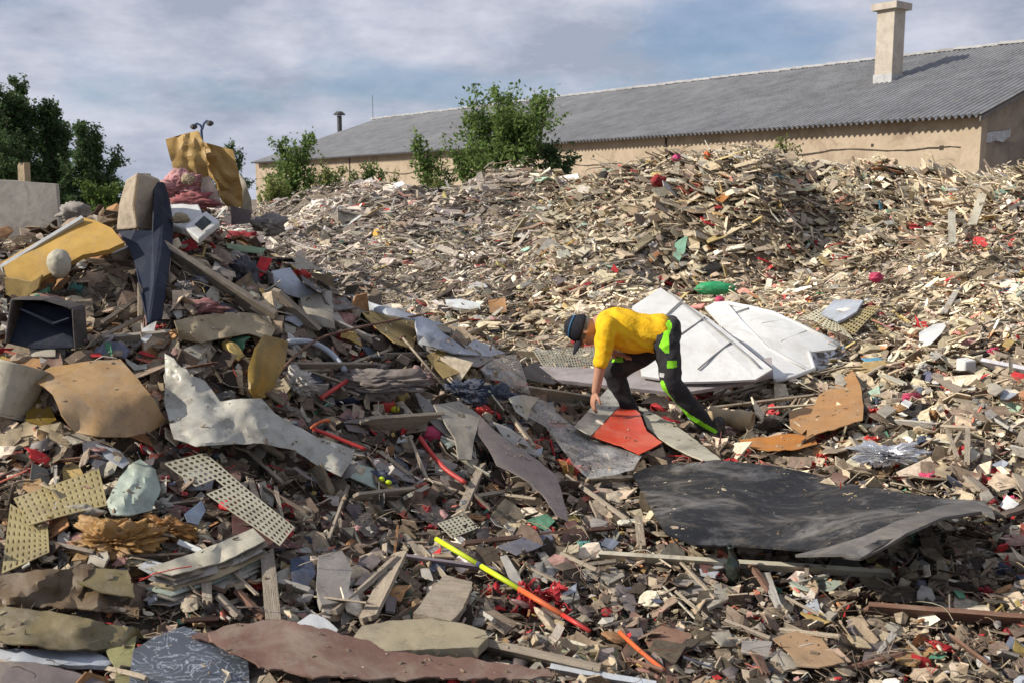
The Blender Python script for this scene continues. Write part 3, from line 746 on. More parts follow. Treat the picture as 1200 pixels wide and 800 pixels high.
# ---------------------------------------------------------------- builders for the larger pieces of rubbish
def inside(px, py, poly):
    c = np.zeros(len(px), bool); n = len(poly)
    for i in range(n):
        x0, y0 = poly[i]; x1, y1 = poly[i - 1]
        k = ((y0 > py) != (y1 > py)) & (px < (x1 - x0) * (py - y0) / ((y1 - y0) or 1e-9) + x0)
        c ^= k
    return c
def fitdepth(px, py, d, order):
    x = (px - px.mean()) / 100; y = (py - py.mean()) / 100
    B = [np.ones_like(x), x, y]
    if order > 1: B += [x * x, x * y, y * y]
    B = np.stack(B, 1)
    if len(px) <= B.shape[1]: return d
    c, *_ = np.linalg.lstsq(B, 1 / d, rcond=None)
    return 1 / np.clip(B @ c, .03, .6)
_seed = [100]
def sheet(name, label, cat, outl, m, d=None, lift=.08, thick=.005, bulge=0, wr=.008, ws=5., order=2, res=None, rag=.6, group=None, parent=None, smooth=True, fold=0, curl=0, mark=None):
    """a bent, creased sheet of real thickness lying on the heap; outl = corner points (x, y[, extra height])"""
    _seed[0] += 1; r = random.Random(_seed[0])
    pts = []
    n = len(outl)
    ow = max(q[0] for q in outl) - min(q[0] for q in outl); oh = max(q[1] for q in outl) - min(q[1] for q in outl)
    amp = min(ow, oh) * .035 if rag > .65 else 0; ph0 = r.uniform(0, 90)
    for i in range(n):
        a = outl[i]; b = outl[(i + 1) % n]
        la = a[2] if len(a) > 2 else 0; lb = b[2] if len(b) > 2 else 0
        L = math.hypot(b[0] - a[0], b[1] - a[1]); k = max(1, int(L / 7))
        for q in range(k):
            t = q / k; j = rag if q else 0
            ex = amp * 2.2 * noise.noise(Vector((len(pts) * .27 + ph0, 1.3, 0))) if q else 0; ey = amp * 2.2 * noise.noise(Vector((len(pts) * .27 + ph0, 8.3, 4))) if q else 0
            pts.append((a[0] + (b[0] - a[0]) * t + ex + r.uniform(-j, j), a[1] + (b[1] - a[1]) * t + ey + r.uniform(-j, j), la + (lb - la) * t))
    bx = np.array([p[0] for p in pts]); by = np.array([p[1] for p in pts]); bl_ = np.array([p[2] for p in pts])
    w = bx.max() - bx.min(); h = by.max() - by.min()
    res = res or max(2.5, min(8, math.sqrt(w * h) / 16))
    GX, GY = np.meshgrid(np.arange(bx.min(), bx.max(), res), np.arange(by.min(), by.max(), res))
    gx_ = GX.ravel() + rs.uniform(-.25, .25, GX.size) * res; gy_ = GY.ravel() + rs.uniform(-.25, .25, GX.size) * res
    poly = [(p[0], p[1]) for p in pts]
    k = inside(gx_, gy_, poly); gx_, gy_ = gx_[k], gy_[k]
    D2 = (gx_[:, None] - bx[None]) ** 2 + (gy_[:, None] - by[None]) ** 2
    dm = np.sqrt(D2.min(1)) if len(gx_) else np.zeros(0)
    k = dm > res * .5; gx_, gy_, D2, dm = gx_[k], gy_[k], D2[k], dm[k]
    wt = 1 / (D2 ** 1.5 + 1); gl = (wt * bl_[None]).sum(1) / wt.sum(1) if len(gx_) else np.zeros(0)
    edge = 1 - np.exp(-dm / (min(w, h) * .22))
    ax_ = np.concatenate([bx, gx_]); ay_ = np.concatenate([by, gy_]); al = np.concatenate([bl_, gl])
    th_ = r.uniform(0, math.pi) if w < 1.6 * h and h < 1.6 * w else (math.pi / 2 if w > h else 0) + r.uniform(-.5, .5)
    cdir = (math.cos(th_), math.sin(th_))
    s_ = (ax_ - bx.mean()) * cdir[0] + (ay_ - by.mean()) * cdir[1]; s_ = (s_ - s_.min()) / (np.ptp(s_) + 1e-6) * 2 - 1
    bu = bulge * (.75 - s_ ** 2)
    if fold:
        for q in range(3):
            t2 = r.uniform(0, math.pi); lam = max(w, h) / r.uniform(1.5, 4.5)
            ph = ((ax_ * math.cos(t2) + ay_ * math.sin(t2)) / lam + r.random() + vn(ax_, ay_, 1.2 / lam, q + 9) * .7)
            bu = bu + fold * 1.1 * (np.abs((ph % 1) - .5) * 4 - 1) * (.4 + vn(ax_, ay_, .8 / lam, q + 3))
    if callable(d): dd = np.array([d(x, y) for x, y in zip(ax_, ay_)])
    elif d is None:
        dd = hitd(ax_, ay_, lift)
    else: dd = np.full(len(ax_), float(d))
    if order: dd = fitdepth(ax_, ay_, dd, order)
    dd = dd - al - bu
    a_, b_ = rays(ax_, ay_)
    out = []
    off = Vector((r.uniform(-50, 50), r.uniform(-50, 50), 0))
    for i in range(len(ax_)):
        d_ = dd[i]
        p = Vector((a_[i] * d_, d_, CAMZ + b_[i] * d_))
        q = p * ws + off
        e = noise.noise(q) * wr * 1.6 + noise.noise(q * 2.7) * wr * .8
        if fold: e += (abs(noise.noise(Vector((q.x * 1.1, q.y * 1.1, q.z * 2.2)))) - .2) * fold * 1.4 + (abs(noise.noise(q * 2.6 + Vector((9, 3, 1)))) - .2) * fold * .9
        s = 1 + e / max(d_, 1)
        out.append(Vector((a_[i] * d_ * s, d_ * s, CAMZ + b_[i] * d_ * s)))
    nb = len(pts)
    res_ = delaunay_2d_cdt([Vector((x, -y)) for x, y in zip(ax_, ay_)], [], [list(range(nb))], 1, 1e-4)
    vmap = res_[3]
    vs = []
    for k_, src in enumerate(vmap):
        if src: vs.append(out[src[0]])
        else:
            x, y = res_[0][k_]; j = int(np.argmin((ax_ - x) ** 2 + (ay_ + y) ** 2)); vs.append(out[j].copy())
    o = place(name, vs, [tuple(f) for f in res_[2]], m, parent, smooth, label, cat, group)
    mo = o.modifiers.new('thickness', 'SOLIDIFY'); mo.thickness = thick; mo.offset = 0
    es = o.modifiers.new('crisp', 'EDGE_SPLIT'); es.split_angle = R(32)
    if mark:
        cx = bx.mean(); cy = by.mean(); lm(mark, cx, cy)
    return o
def frame_of(axis, face):
    t = axis.normalized(); n = face - t * face.dot(t); n.normalize(); return t, n, t.cross(n)
def facing(p, up=.6, cam_=.8):
    v = (Vector((0, 0, CAMZ)) - p); v.z *= .4; v.normalize()
    return (Vector((0, 0, 1)) * up + v * cam_).normalized()
def plank(name, label, cat, a, b, w, m, t=.018, lift=.07, d=None, roll=0, split=.25, bend=.0, group=None, parent=None, mark=None, taper=1.0):
    """a weathered board between two points (x, y[, extra height]) with jagged ends"""
    _seed[0] += 1; r = random.Random(_seed[0])
    A_ = G(a[0], a[1], lift + (a[2] if len(a) > 2 else 0), d if d is None or not isinstance(d, tuple) else d[0])
    B_ = G(b[0], b[1], lift + (b[2] if len(b) > 2 else 0), d if d is None or not isinstance(d, tuple) else d[1])
    tt, nn, ww = frame_of(B_ - A_, facing((A_ + B_) / 2))
    nn = (nn * math.cos(roll) + ww * math.sin(roll)); ww = tt.cross(nn)
    L = (B_ - A_).length; ns = 8; nc = 5
    vs, fs = [], []
    for i in range(ns + 1):
        s = i / ns
        for k in range(nc):
            c = k / (nc - 1) - .5
            e = 0
            if i in (0, ns): e = r.uniform(0, split) * w * (1 if i == ns else -1) * 2
            wl_ = w * (1 + (taper - 1) * s) * (1 + r.uniform(-.02, .02))
            p = A_ + tt * (L * s + e) + ww * (c * wl_) + nn * (bend * (4 * (s - .5) ** 2) + r.uniform(-.001, .001))
            vs.append(p + nn * t * .5); vs.append(p - nn * t * .5)
    for i in range(ns):
        for k in range(nc - 1):
            a0 = (i * nc + k) * 2; a1 = a0 + 2; b0 = a0 + nc * 2; b1 = b0 + 2
            fs.append((a0, a1, b1, b0)); fs.append((a0 + 1, b0 + 1, b1 + 1, a1 + 1))
        for k in (0, nc - 1):
            a0 = (i * nc + k) * 2; b0 = a0 + nc * 2
            fs.append((a0, b0, b0 + 1, a0 + 1) if k == 0 else (a0, a0 + 1, b0 + 1, b0))
    for i in (0, ns):
        for k in range(nc - 1):
            a0 = (i * nc + k) * 2
            fs.append((a0, a0 + 1, a0 + 3, a0 + 2) if i == 0 else (a0, a0 + 2, a0 + 3, a0 + 1))
    # object axes follow the board, so that the grain runs along it
    M = Matrix((tt, ww, nn)).transposed()
    c = (A_ + B_) / 2
    loc = [M.transposed() @ (v - c) for v in vs]
    me = mesh(name, loc, fs)
    o = link(name, me, m, parent)
    o.location = c - (parent_loc(parent) if parent else Vector()); o.rotation_euler = M.to_euler()
    tag(o, label, cat, group)
    if mark: lm(mark, (a[0] + b[0]) / 2, (a[1] + b[1]) / 2)
    return o
def rod(name, label, cat, pts, r, m, lift=.07, d=None, seg=8, group=None, parent=None, mark=None, sm=True):
    W_ = [G(p[0], p[1], lift + (p[2] if len(p) > 2 else 0), d) for p in pts]
    if len(W_) > 2 and sm:
        q = []
        for i in range(len(W_) - 1):
            p0 = W_[max(i - 1, 0)]; p1 = W_[i]; p2 = W_[i + 1]; p3 = W_[min(i + 2, len(W_) - 1)]
            for k in range(5):
                t = k / 5
                q.append(.5 * ((2 * p1) + (-p0 + p2) * t + (2 * p0 - 5 * p1 + 4 * p2 - p3) * t * t + (-p0 + 3 * p1 - 3 * p2 + p3) * t ** 3))
        q.append(W_[-1]); W_ = q
    v, f = tube(W_, r if not isinstance(r, (list, tuple)) else list(np.interp(np.linspace(0, 1, len(W_)), np.linspace(0, 1, len(r)), r)), seg)
    if mark: lm(mark, np.mean([p[0] for p in pts]), np.mean([p[1] for p in pts]))
    return place(name, v, f, m, parent, True, label, cat, group)
def lump(name, label, cat, px, py, wp, hp, m, lift=.05, d=None, rough=.35, sub=4, deep=.8, ang=0, ws=2.2, group=None, parent=None, mark=None, smooth=True):
    """crumpled cloth, foil or foam: a ball pulled into ridges and hollows"""
    _seed[0] += 1; r = random.Random(_seed[0])
    c = G(px, py + hp * .3, lift, d); s = c.y / F
    bm = bmesh.new(); bmesh.ops.create_icosphere(bm, subdivisions=sub, radius=1)
    off = Vector((r.uniform(-40, 40), r.uniform(-40, 40), r.uniform(-40, 40)))
    ca, sa = math.cos(ang), math.sin(ang)
    fd1 = Vector((r.uniform(-.4, .4), r.uniform(-.4, .4), 1)).normalized(); fd2 = Vector((r.uniform(-1, 1), r.uniform(-1, 1), r.uniform(-1, 1))).normalized()
    if rough > .2 and smooth: sub = min(6, max(5, sub))
    for v in bm.verts:
        q = v.co * ws + off
        w1 = noise.noise(q * .8)
        f1 = abs(((q.dot(fd1) * 1.1 + 1.6 * w1) % 1) - .5) * 2
        f2 = abs(((q.dot(fd2) * 1.7 + 1.2 * noise.noise(q * 1.1 + fd1 * 9)) % 1) - .5) * 2
        k = 1 + rough * (1.3 * noise.noise(q * .6) - .62 * f1 - .40 * f2 + .3 - .8 * abs(noise.noise(q * 2.3)) - .35 * abs(noise.noise(q * 5)))
        if rough > .2: k *= 1 + .25 * (v.co.x ** 2) * noise.noise(q * .5 + fd2 * 5)
        x, y, z = v.co * k
        x *= wp * .5 * s; z *= hp * .5 * s; y *= min(wp, hp) * .5 * s * deep
        v.co = (x * ca - z * sa, y, x * sa + z * ca)
    me = bpy.data.meshes.new(name); bm.to_mesh(me); bm.free()
    me.shade_smooth() if smooth else me.shade_flat()
    o = link(name, me, m, parent); cc = P(px, py, c.y)
    o.location = cc - (parent_loc(parent) if parent else Vector())
    tag(o, label, cat, group)
    if mark: lm(mark, px, py)
    return o
def tangle(name, label, cat, px, py, wp, hp, m, n=10, r=.008, lift=.06, group=None, mark=None, flat=.12):
    """strips and cords tangled into one knot"""
    _seed[0] += 1; q = random.Random(_seed[0])
    c0 = G(px, py, lift); s = c0.y / F; parts = []
    for i in range(int(n * 1.6)):
        a = q.uniform(0, 6.28); p = c0 + Vector((q.uniform(-.42, .42) * wp * s, q.uniform(-.3, .3) * wp * s * .5, q.uniform(-.3, .35) * hp * s))
        d_ = Vector((math.cos(a), q.uniform(-.5, .5), math.sin(a) * hp / wp)).normalized(); st = wp * s * .055
        pts = [p]
        for k in range(9):
            d_ = (d_ + Vector((q.uniform(-.7, .7), q.uniform(-.7, .7), q.uniform(-.5, .5)))).normalized()
            p = p + d_ * st; o_ = p - c0
            if abs(o_.x) > wp * s * .5: d_.x = -d_.x
            if abs(o_.z) > hp * s * .5: d_.z = -d_.z
            pts.append(p.copy())
        w_ = r * q.uniform(.6, 1.7)
        vs, fs = [], []
        for k, p_ in enumerate(pts):
            t = (pts[min(k + 1, 9)] - pts[max(k - 1, 0)]).normalized(); sd_ = t.cross(Vector((math.sin(k * .7 + i), math.cos(k * .7 + i), .4))).normalized()
            n_ = t.cross(sd_)
            vs += [p_ + sd_ * w_ + n_ * .0015, p_ - sd_ * w_ + n_ * .0015, p_ - sd_ * w_ - n_ * .0015, p_ + sd_ * w_ - n_ * .0015]
        for k in range(9):
            for e in range(4): fs.append((k * 4 + e, k * 4 + (e + 1) % 4, k * 4 + 4 + (e + 1) % 4, k * 4 + 4 + e))
        fs += [(3, 2, 1, 0), (36, 37, 38, 39)]
        parts.append((vs, fs))
    v, f = merge(parts)
    if mark: lm(mark, px, py)
    return place(name, v, f, m, None, False, label, cat, group)
def block(name, px, py, size, rot, m, lift=.05, d=None, label=None, cat=None, group=None, parent=None, bev=.006, jit=.0, mark=None, at=None):
    _seed[0] += 1; r = random.Random(_seed[0])
    c = at or G(px, py, lift, d)
    bm = bmesh.new(); bmesh.ops.create_cube(bm, size=1)
    for v in bm.verts:
        v.co = Vector((v.co.x * size[0], v.co.y * size[1], v.co.z * size[2])) + Vector([r.uniform(-jit, jit) for _ in range(3)])
    if bev: bmesh.ops.bevel(bm, geom=bm.edges[:], offset=bev, segments=2, affect='EDGES')
    me = bpy.data.meshes.new(name); bm.to_mesh(me); bm.free(); me.shade_flat()
    o = link(name, me, m, parent); o.location = c if not parent else c; o.rotation_euler = [R(a) for a in rot]
    tag(o, label, cat, group)
    if mark: lm(mark, px, py)
    return o
def lathe(name, prof, m, seg=20, parent=None, smooth=True):
    vs, fs = [], []
    for (r_, z_) in prof:
        for k in range(seg):
            a = 6.28318 * k / seg; vs.append((r_ * math.cos(a), r_ * math.sin(a), z_))
    for i in range(len(prof) - 1):
        for k in range(seg):
            a = i * seg + k; b = i * seg + (k + 1) % seg; fs.append((a, b, b + seg, a + seg))
    me = mesh(name, vs, fs, smooth)
    return link(name, me, m, parent)
def aim(o, A_, B_):
    o.location = A_; o.rotation_euler = (B_ - A_).to_track_quat('Z', 'Y').to_euler()
def perf(name, label, cat, c4, n, m_, m, lift=.09, bend=0, thick=.004, group=None, hole=.34, dome=0, mark=None, parent=None, d=None, trim=None):
    """perforated sheet with real round holes; c4 = corners (x, y[, extra height]) in order"""
    if d is None:
        dd = fitdepth(np.array([c[0] for c in c4], float), np.array([c[1] for c in c4], float), hitd([c[0] for c in c4], [c[1] for c in c4], [lift + (c[2] if len(c) > 2 else 0) for c in c4]), 1)
    else: dd = d if isinstance(d, (list, tuple)) else [d] * 4
    K = [P(c[0], c[1], float(q)) for c, q in zip(c4, dd)]
    nrm = (K[1] - K[0]).cross(K[3] - K[0]).normalized()
    if nrm.dot(Vector((0, 0, CAMZ)) - K[0]) < 0: nrm = -nrm
    vs, fs = [], []
    def pt(s, t):
        p = K[0].lerp(K[1], s).lerp(K[3].lerp(K[2], s), t)
        q = p * 3
        return p + nrm * (bend * math.sin(math.pi * s) + .012 * noise.noise(q))
    idx = {}
    def vid(s, t):
        k = (round(s * 1e5), round(t * 1e5))
        if k not in idx: idx[k] = len(vs); vs.append(pt(s, t))
        return idx[k]
    for i in range(n):
        for j in range(m_):
            if trim and trim(i / n, j / m_): continue
            sx = (i + .5) / n; tx = (j + .5) / m_; o_ = .25 if j % 2 else -.25
            ring, out = [], []
            for k in range(8):
                a = math.pi / 4 * k
                ring.append((sx + math.cos(a) * hole / n, tx + math.sin(a) * hole / m_))
                x = max(-1, min(1, math.cos(a) * 1.42)); y = max(-1, min(1, math.sin(a) * 1.42))
                out.append((sx + x * .5 / n, tx + y * .5 / m_))
            O = [vid(*q) for q in out]; I = []
            for q in ring: I.append(len(vs)); vs.append(pt(*q))
            for k in range(8): fs.append((O[k], O[(k + 1) % 8], I[(k + 1) % 8], I[k]))
            if dome:
                I2 = []
                for q in ring:
                    I2.append(len(vs)); vs.append(pt(sx + (q[0] - sx) * .6, tx + (q[1] - tx) * .6) - nrm * dome)
                for k in range(8): fs.append((I[k], I[(k + 1) % 8], I2[(k + 1) % 8], I2[k]))
                fs.append(tuple(I2))
    o = place(name, vs, fs, m, parent, False, label, cat, group)
    mo = o.modifiers.new('thickness', 'SOLIDIFY'); mo.thickness = thick; mo.offset = -1
    if mark: lm(mark, np.mean([c[0] for c in c4]), np.mean([c[1] for c in c4]))
    return o
# ---------------------------------------------------------------- colours of the rubbish
K = {}
K['foil'] = mat('golden_foil', (.42, .25, .07), (.55, .38, .14), dirt=.25, scale=5, rough=.45, bump=.5, trans=.25, dirtcol=(.22, .11, .03))
K['yfoam'] = mat('yellow_foam_board', (.56, .35, .09), (.46, .27, .06), dirt=.25, scale=4, rough=.8, trans=.1)
K['cream'] = mat('dusty_cream_plastic', (.46, .43, .34), (.37, .34, .26), dirt=.35, scale=5, rough=.6)
K['film'] = mat('milky_sheet', (.60, .58, .50), (.42, .40, .33), dirt=.42, scale=5, rough=.3, trans=.25, spec=.5, dirtcol=(.17, .14, .10))
K['clear'] = mat('clear_plastic_film', (.85, .85, .82), (.72, .72, .70), dirt=.10, scale=6, rough=.15, trans=.12, alpha=.27, spec=1.0, bump=1.0, dust=.1)
K['brown'] = mat('brown_stained_sheet', (.38, .235, .10), (.28, .165, .065), dirt=.4, scale=4, rough=.5, spec=.5, dirtcol=(.13, .085, .05))
K['brown2'] = mat('orange_brown_sheet', (.36, .19, .075), (.27, .14, .06), dirt=.35, scale=5, rough=.6)
K['olive'] = mat('olive_brown_film', (.17, .135, .055), (.11, .085, .035), dirt=.35, scale=5, rough=.45, spec=.5)
K['amber'] = mat('amber_translucent_sheet', (.50, .34, .08), (.36, .24, .05), dirt=.2, scale=4, rough=.25, trans=.5)
K['wood'] = wood('grey_weathered_wood', (.34, .285, .22), (.24, .195, .15))
K['wood2'] = wood('pale_raw_wood', (.42, .35, .26), (.32, .26, .19))
K['wood3'] = wood('dark_wet_wood', (.14, .105, .08), (.09, .068, .052))
K['wood4'] = wood('red_brown_wood', (.22, .12, .08), (.15, .08, .055))
K['grey'] = mat('grey_board', (.29, .265, .24), (.21, .19, .175), dirt=.35, scale=5)
K['lgrey'] = mat('light_grey_board', (.43, .40, .35), (.33, .305, .27), dirt=.35, scale=5)
K['beige'] = mat('beige_board', (.37, .335, .27), (.29, .26, .21), dirt=.35, scale=5)
K['mauve'] = mat('mauve_grey_vinyl', (.155, .125, .12), (.115, .095, .095), dirt=.35, scale=4, rough=.6, dirtcol=(.24, .20, .18))
K['dark'] = mat('dark_vinyl', (.07, .06, .055), (.035, .03, .03), dirt=.4, scale=5, rough=.6, dirtcol=(.13, .11, .10), dust=.2)
K['black'] = mat('black_rubber', (.016, .016, .018), (.010, .010, .011), dirt=.6, scale=2.0, rough=.6, spec=.25, dirtcol=(.17, .16, .15), dscale=1.7, dust=.28)
K['white'] = mat('dusty_white_plastic', (.68, .68, .66), (.58, .58, .56), dirt=.25, scale=6, rough=.5, dirtcol=(.35, .31, .26))
K['panel'] = mat('white_caravan_panel', (.70, .70, .68), (.62, .62, .60), dirt=.25, scale=2.5, rough=.4, spec=.5, dirtcol=(.42, .38, .32))
K['paleblue'] = mat('pale_blue_grey_sheet', (.42, .45, .50), (.33, .36, .40), dirt=.3, scale=4, rough=.5)
K['navy'] = mat('navy_vinyl', (.013, .020, .040), (.010, .014, .027), dirt=.2, scale=5, rough=.6, spec=.2, dirtcol=(.06, .06, .07), dust=.05)
K['navyrag'] = mat('dark_blue_cloth', (.055, .075, .12), (.035, .045, .075), dirt=.3, scale=9, rough=.9)
K['red'] = mat('red_plastic', (.52, .03, .02), (.42, .025, .02), dirt=.15, scale=5, rough=.4, spec=.5)
K['redsheet'] = mat('orange_red_sheet', (.62, .065, .025), (.50, .045, .02), dirt=.22, scale=5, rough=.4, spec=.5, dirtcol=(.62, .22, .13))
K['crimson'] = mat('crimson_cloth', (.30, .02, .03), (.20, .015, .02), dirt=.25, scale=12, rough=.9)
K['pink'] = mat('pink_insulation', (.50, .27, .27), (.40, .18, .19), dirt=.3, scale=6, rough=.95, dirtcol=(.30, .24, .20))
K['magenta'] = mat('pink_red_plastic', (.55, .06, .14), (.42, .04, .10), dirt=.15, rough=.5)
K['orange'] = mat('orange_plastic', (.65, .13, .03), (.5, .10, .03), dirt=.15, rough=.45)
K['oranged'] = mat('dusty_orange_sheet', (.46, .25, .10), (.38, .19, .07), dirt=.3, scale=5, rough=.6, trans=.15, dirtcol=(.36, .27, .17))
K['neon'] = mat('neon_yellow_plastic', (.55, .66, .02), (.48, .58, .02), dirt=.1, rough=.4)
K['green'] = mat('green_plastic', (.03, .33, .13), (.025, .26, .10), dirt=.15, rough=.4)
K['mint'] = mat('pale_mint_sheet', (.38, .44, .37), (.30, .35, .29), dirt=.3, scale=6, rough=.6)
K['tan'] = mat('tan_paper', (.40, .32, .20), (.31, .24, .15), dirt=.3, scale=6, rough=.8)
K['ochre'] = mat('ochre_foam', (.44, .31, .12), (.36, .25, .09), dirt=.25, scale=6, rough=.8)
K['rust'] = mat('rust_brown_metal_sheet', (.15, .078, .058), (.20, .12, .09), dirt=.45, scale=4, rough=.75, dirtcol=(.24, .18, .145), dscale=2.5)
K['silver'] = mat('crumpled_silver_foil', (.75, .76, .78), (.6, .6, .62), dirt=.1, metal=.8, rough=.3, scale=8)
K['perf'] = mat('cream_perforated_plastic', (.47, .45, .34), (.40, .37, .27), dirt=.25, scale=5, rough=.6)
K['yperf'] = mat('yellowed_perforated_plastic', (.38, .31, .15), (.30, .24, .11), dirt=.3, scale=5, rough=.6)
K['teal'] = mat('teal_glass_green_plastic', (.10, .30, .26), (.08, .22, .2), dirt=.2, rough=.4)
K['blue'] = mat('bright_blue_plastic', (.05, .25, .48), (.04, .2, .4), dirt=.2, rough=.5)
K['maroon'] = mat('maroon_board', (.13, .055, .05), (.095, .04, .037), dirt=.35, scale=5, dirtcol=(.2, .14, .12))
K['olivetube'] = mat('olive_green_tube', (.20, .21, .13), (.15, .16, .10), dirt=.3, rough=.5)
K['stuffing'] = mat('white_stuffing', (.55, .52, .47), (.42, .39, .34), dirt=.3, scale=12, rough=.95)
def marble():
    m = mat('blue_grey_marbled_board', (.10, .115, .14), (.08, .09, .11), dirt=.15, scale=4, rough=.4)
    n, l = m.node_tree.nodes, m.node_tree.links; b = n['Principled BSDF']
    src = b.inputs['Base Color'].links[0].from_socket
    tc = n.new('ShaderNodeTexCoord'); no = n.new('ShaderNodeTexNoise'); no.inputs['Scale'].default_value = 9; no.inputs['Detail'].default_value = 3; no.inputs['Distortion'].default_value = 2.5
    l.new(tc.outputs['Object'], no.inputs['Vector'])
    cr = n.new('ShaderNodeValToRGB'); e = cr.color_ramp.elements
    e[0].position = .475; e[0].color = (0, 0, 0, 1); e[1].position = .50; e[1].color = (1, 1, 1, 1); q = e.new(.525); q.color = (0, 0, 0, 1)
    l.new(no.outputs['Fac'], cr.inputs[0])
    mx_ = n.new('ShaderNodeMix'); mx_.data_type = 'RGBA'; l.new(cr.outputs[0], mx_.inputs[0]); l.new(src, mx_.inputs[6]); mx_.inputs[7].default_value = (.42, .45, .50, 1)
    l.new(mx_.outputs[2], b.inputs['Base Color'])
    return m
K['marble'] = marble()

# ======================= top of the left heap
o = sheet('wall_panel', 'weathered grey panel standing upright at the far left in front of the dark trees', 'panel', [(-20, 209), (67, 216), (71, 262), (73, 287), (40, 292), (-20, 300)], K['lgrey'], d=8.3, thick=.06, order=0, wr=.004, bulge=0, rag=.2, mark='the grey upright panel')
plank('wooden_post', 'short yellowish post stub poking up behind the grey upright panel', 'post', (29, 222), (28, 195), .075, K['tan'], t=.06, d=8.6)
lump('cloth_bundle', 'grey cloth bundle right of the grey upright panel', 'cloth', 88, 250, 46, 26, K['grey'], d=7.6, mark='the grey cloth bundle')
lump('cloth_bundle', 'flat lilac grey cloth under the bright green bush', 'cloth', 118, 262, 50, 14, K['mauve'], d=7.3)
sheet('foam_board', 'orange yellow foam board with a white front edge leaning below the grey panel', 'foam board', [(4, 309), (97, 257), (112, 261), (132, 270), (146, 287), (128, 295), (98, 301), (66, 318), (36, 336), (8, 326)], K['yfoam'], d=lambda x, y: 6.0 - (y - 257) * .006, thick=.03, order=0, bulge=.06, mark='the orange yellow foam board')
plank('edge_strip', 'long white edging strip along the top of the orange yellow foam board', 'strip', (2, 315), (97, 257),   .05, K['white'], d=(5.62, 5.95), t=.02, split=.02)
sheet('foam_board', 'pale yellow torn foam flap under the orange yellow foam board', 'foam board', [(6, 325), (38, 330), (50, 322), (45, 338), (28, 352), (8, 345)], K['ochre'], d=5.5, thick=.02, order=0)
lump('plastic_drum', 'small dented cream drum lying against the orange yellow foam board', 'drum', 70, 309, 30, 34, K['cream'], d=5.5, rough=.12, ws=1)
sheet('plastic_sheet', 'wide dusty white sheet sloping down at the left edge above the black crate', 'sheet', [(-15, 290), (60, 278), (75, 283), (25, 305), (0, 322), (-15, 330)], K['lgrey'], d=6.6, thick=.01, order=0, bulge=.05)
# padded post: beige foam block on a navy curved backing
root = empty('padded_armrest', P(162, 300, 6.05), 'tall upholstered block with beige foam front and navy vinyl back standing on the heap', 'upholstery block')
def prism(name, pxs, d0, thick, m, parent, lean=0, rag=0):
    """outline pulled back into depth; d0 may differ per point"""
    dd = d0 if isinstance(d0, (list, tuple)) else [d0] * len(pxs)
    n = len(pxs); fr = [P(x, y, d) for (x, y), d in zip(pxs, dd)]
    bk = [p + (thick if isinstance(thick, Vector) else Vector((0, thick, 0))) for p in fr]
    fs = [tuple(range(n))] + [tuple(range(n, 2 * n))[::-1]] + [(i, n + i, n + (i + 1) % n, (i + 1) % n) for i in range(n)]
    o = place(name, fr + bk, fs, m, parent)
    b = o.modifiers.new('b', 'BEVEL'); b.width = .012; b.segments = 2; b.limit_method = 'ANGLE'
    return o
K['pad'] = mat('beige_foam_padding', (.42, .35, .26), (.33, .27, .20), dirt=.35, scale=6, rough=.95, bump=.7)
prism('foam_padding', [(147, 211), (161, 202), (157, 240), (160, 268), (136, 270), (139, 240)], [6.25, 6.18, 6.14, 6.1, 6.3, 6.3], Vector((.03, .16, 0)), K['pad'], root)
prism('foam_padding', [(162, 202), (181, 210), (178, 240), (177, 270), (161, 269), (158, 240)], [6.12, 6.22, 6.2, 6.2, 6.05, 6.06], Vector((-.01, .14, 0)), K['pad'], root)
prism('vinyl_backing', [(137, 271), (160, 270.5), (177, 271.5), (180, 212), (187, 236), (191, 262), (190, 290), (183, 330), (176, 378), (171, 380), (163, 345), (157, 310), (148, 288)], [min(6.25, float(hitd(x, y, .22)[0])) for x, y in [(137, 271), (160, 270.5), (177, 271.5), (180, 212), (187, 236), (191, 262), (190, 290), (183, 330), (176, 378), (171, 380), (163, 345), (157, 310), (148, 288)]], Vector((.02, .14, 0)), K['navy'], root)
prism('wooden_leg', [(160, 330), (170, 352), (168, 398), (162, 404), (160, 380)], 5.45, Vector((0, .05, 0)), K['wood2'], root)
lm('the tall upholstered block', 163, 280)
sheet('foil_sheet', 'crumpled golden foil sheet at the very top of the heap, left of its torn twin', 'foil', [(194, 164), (214, 158), (233, 154), (238, 166), (240, 172), (243, 195), (246, 216), (232, 220), (206, 214), (201, 190)], K['foil'], d=6.9, thick=.006, order=0, bulge=.10, fold=.022, wr=.004, ws=2.5, res=2.6, mark='the golden foil at the top of the heap')
sheet('foil_sheet', 'larger golden foil sheet hanging down the right side of the heap top', 'foil', [(239, 167), (258, 172), (273, 176), (279, 200), (284, 222), (284, 243), (266, 242), (256, 230), (252, 212), (243, 205), (240, 186)], K['foil'], d=6.98, thick=.006, order=0, bulge=.09, fold=.022, wr=.004, ws=2.5, res=2.6)
sheet('plastic_shell', 'curved off white shell edge behind the larger golden foil sheet', 'shell', [(278, 200), (287, 212), (294, 232), (295, 250), (284, 248), (276, 225)], K['cream'], d=7.1, thick=.015, order=0, bulge=.04)
lump('insulation_wad', 'crumpled pink insulation wad below the golden foil', 'insulation', 211, 219, 62, 36, K['pink'], d=6.7, rough=.45, sub=5, mark='the pink insulation wad')
lump('insulation_wad', 'darker pink insulation wad with red stains right of the upholstered block', 'insulation', 222, 236, 64, 22, mat('stained_pink_insulation', (.34, .11, .12), (.25, .08, .08), dirt=.3, rough=.95), d=6.55, rough=.45)
lump('stone_lump', 'tan rubble lump resting on the pink insulation wad', 'rubble', 220, 211, 18, 14, K['tan'], d=6.5, rough=.3)
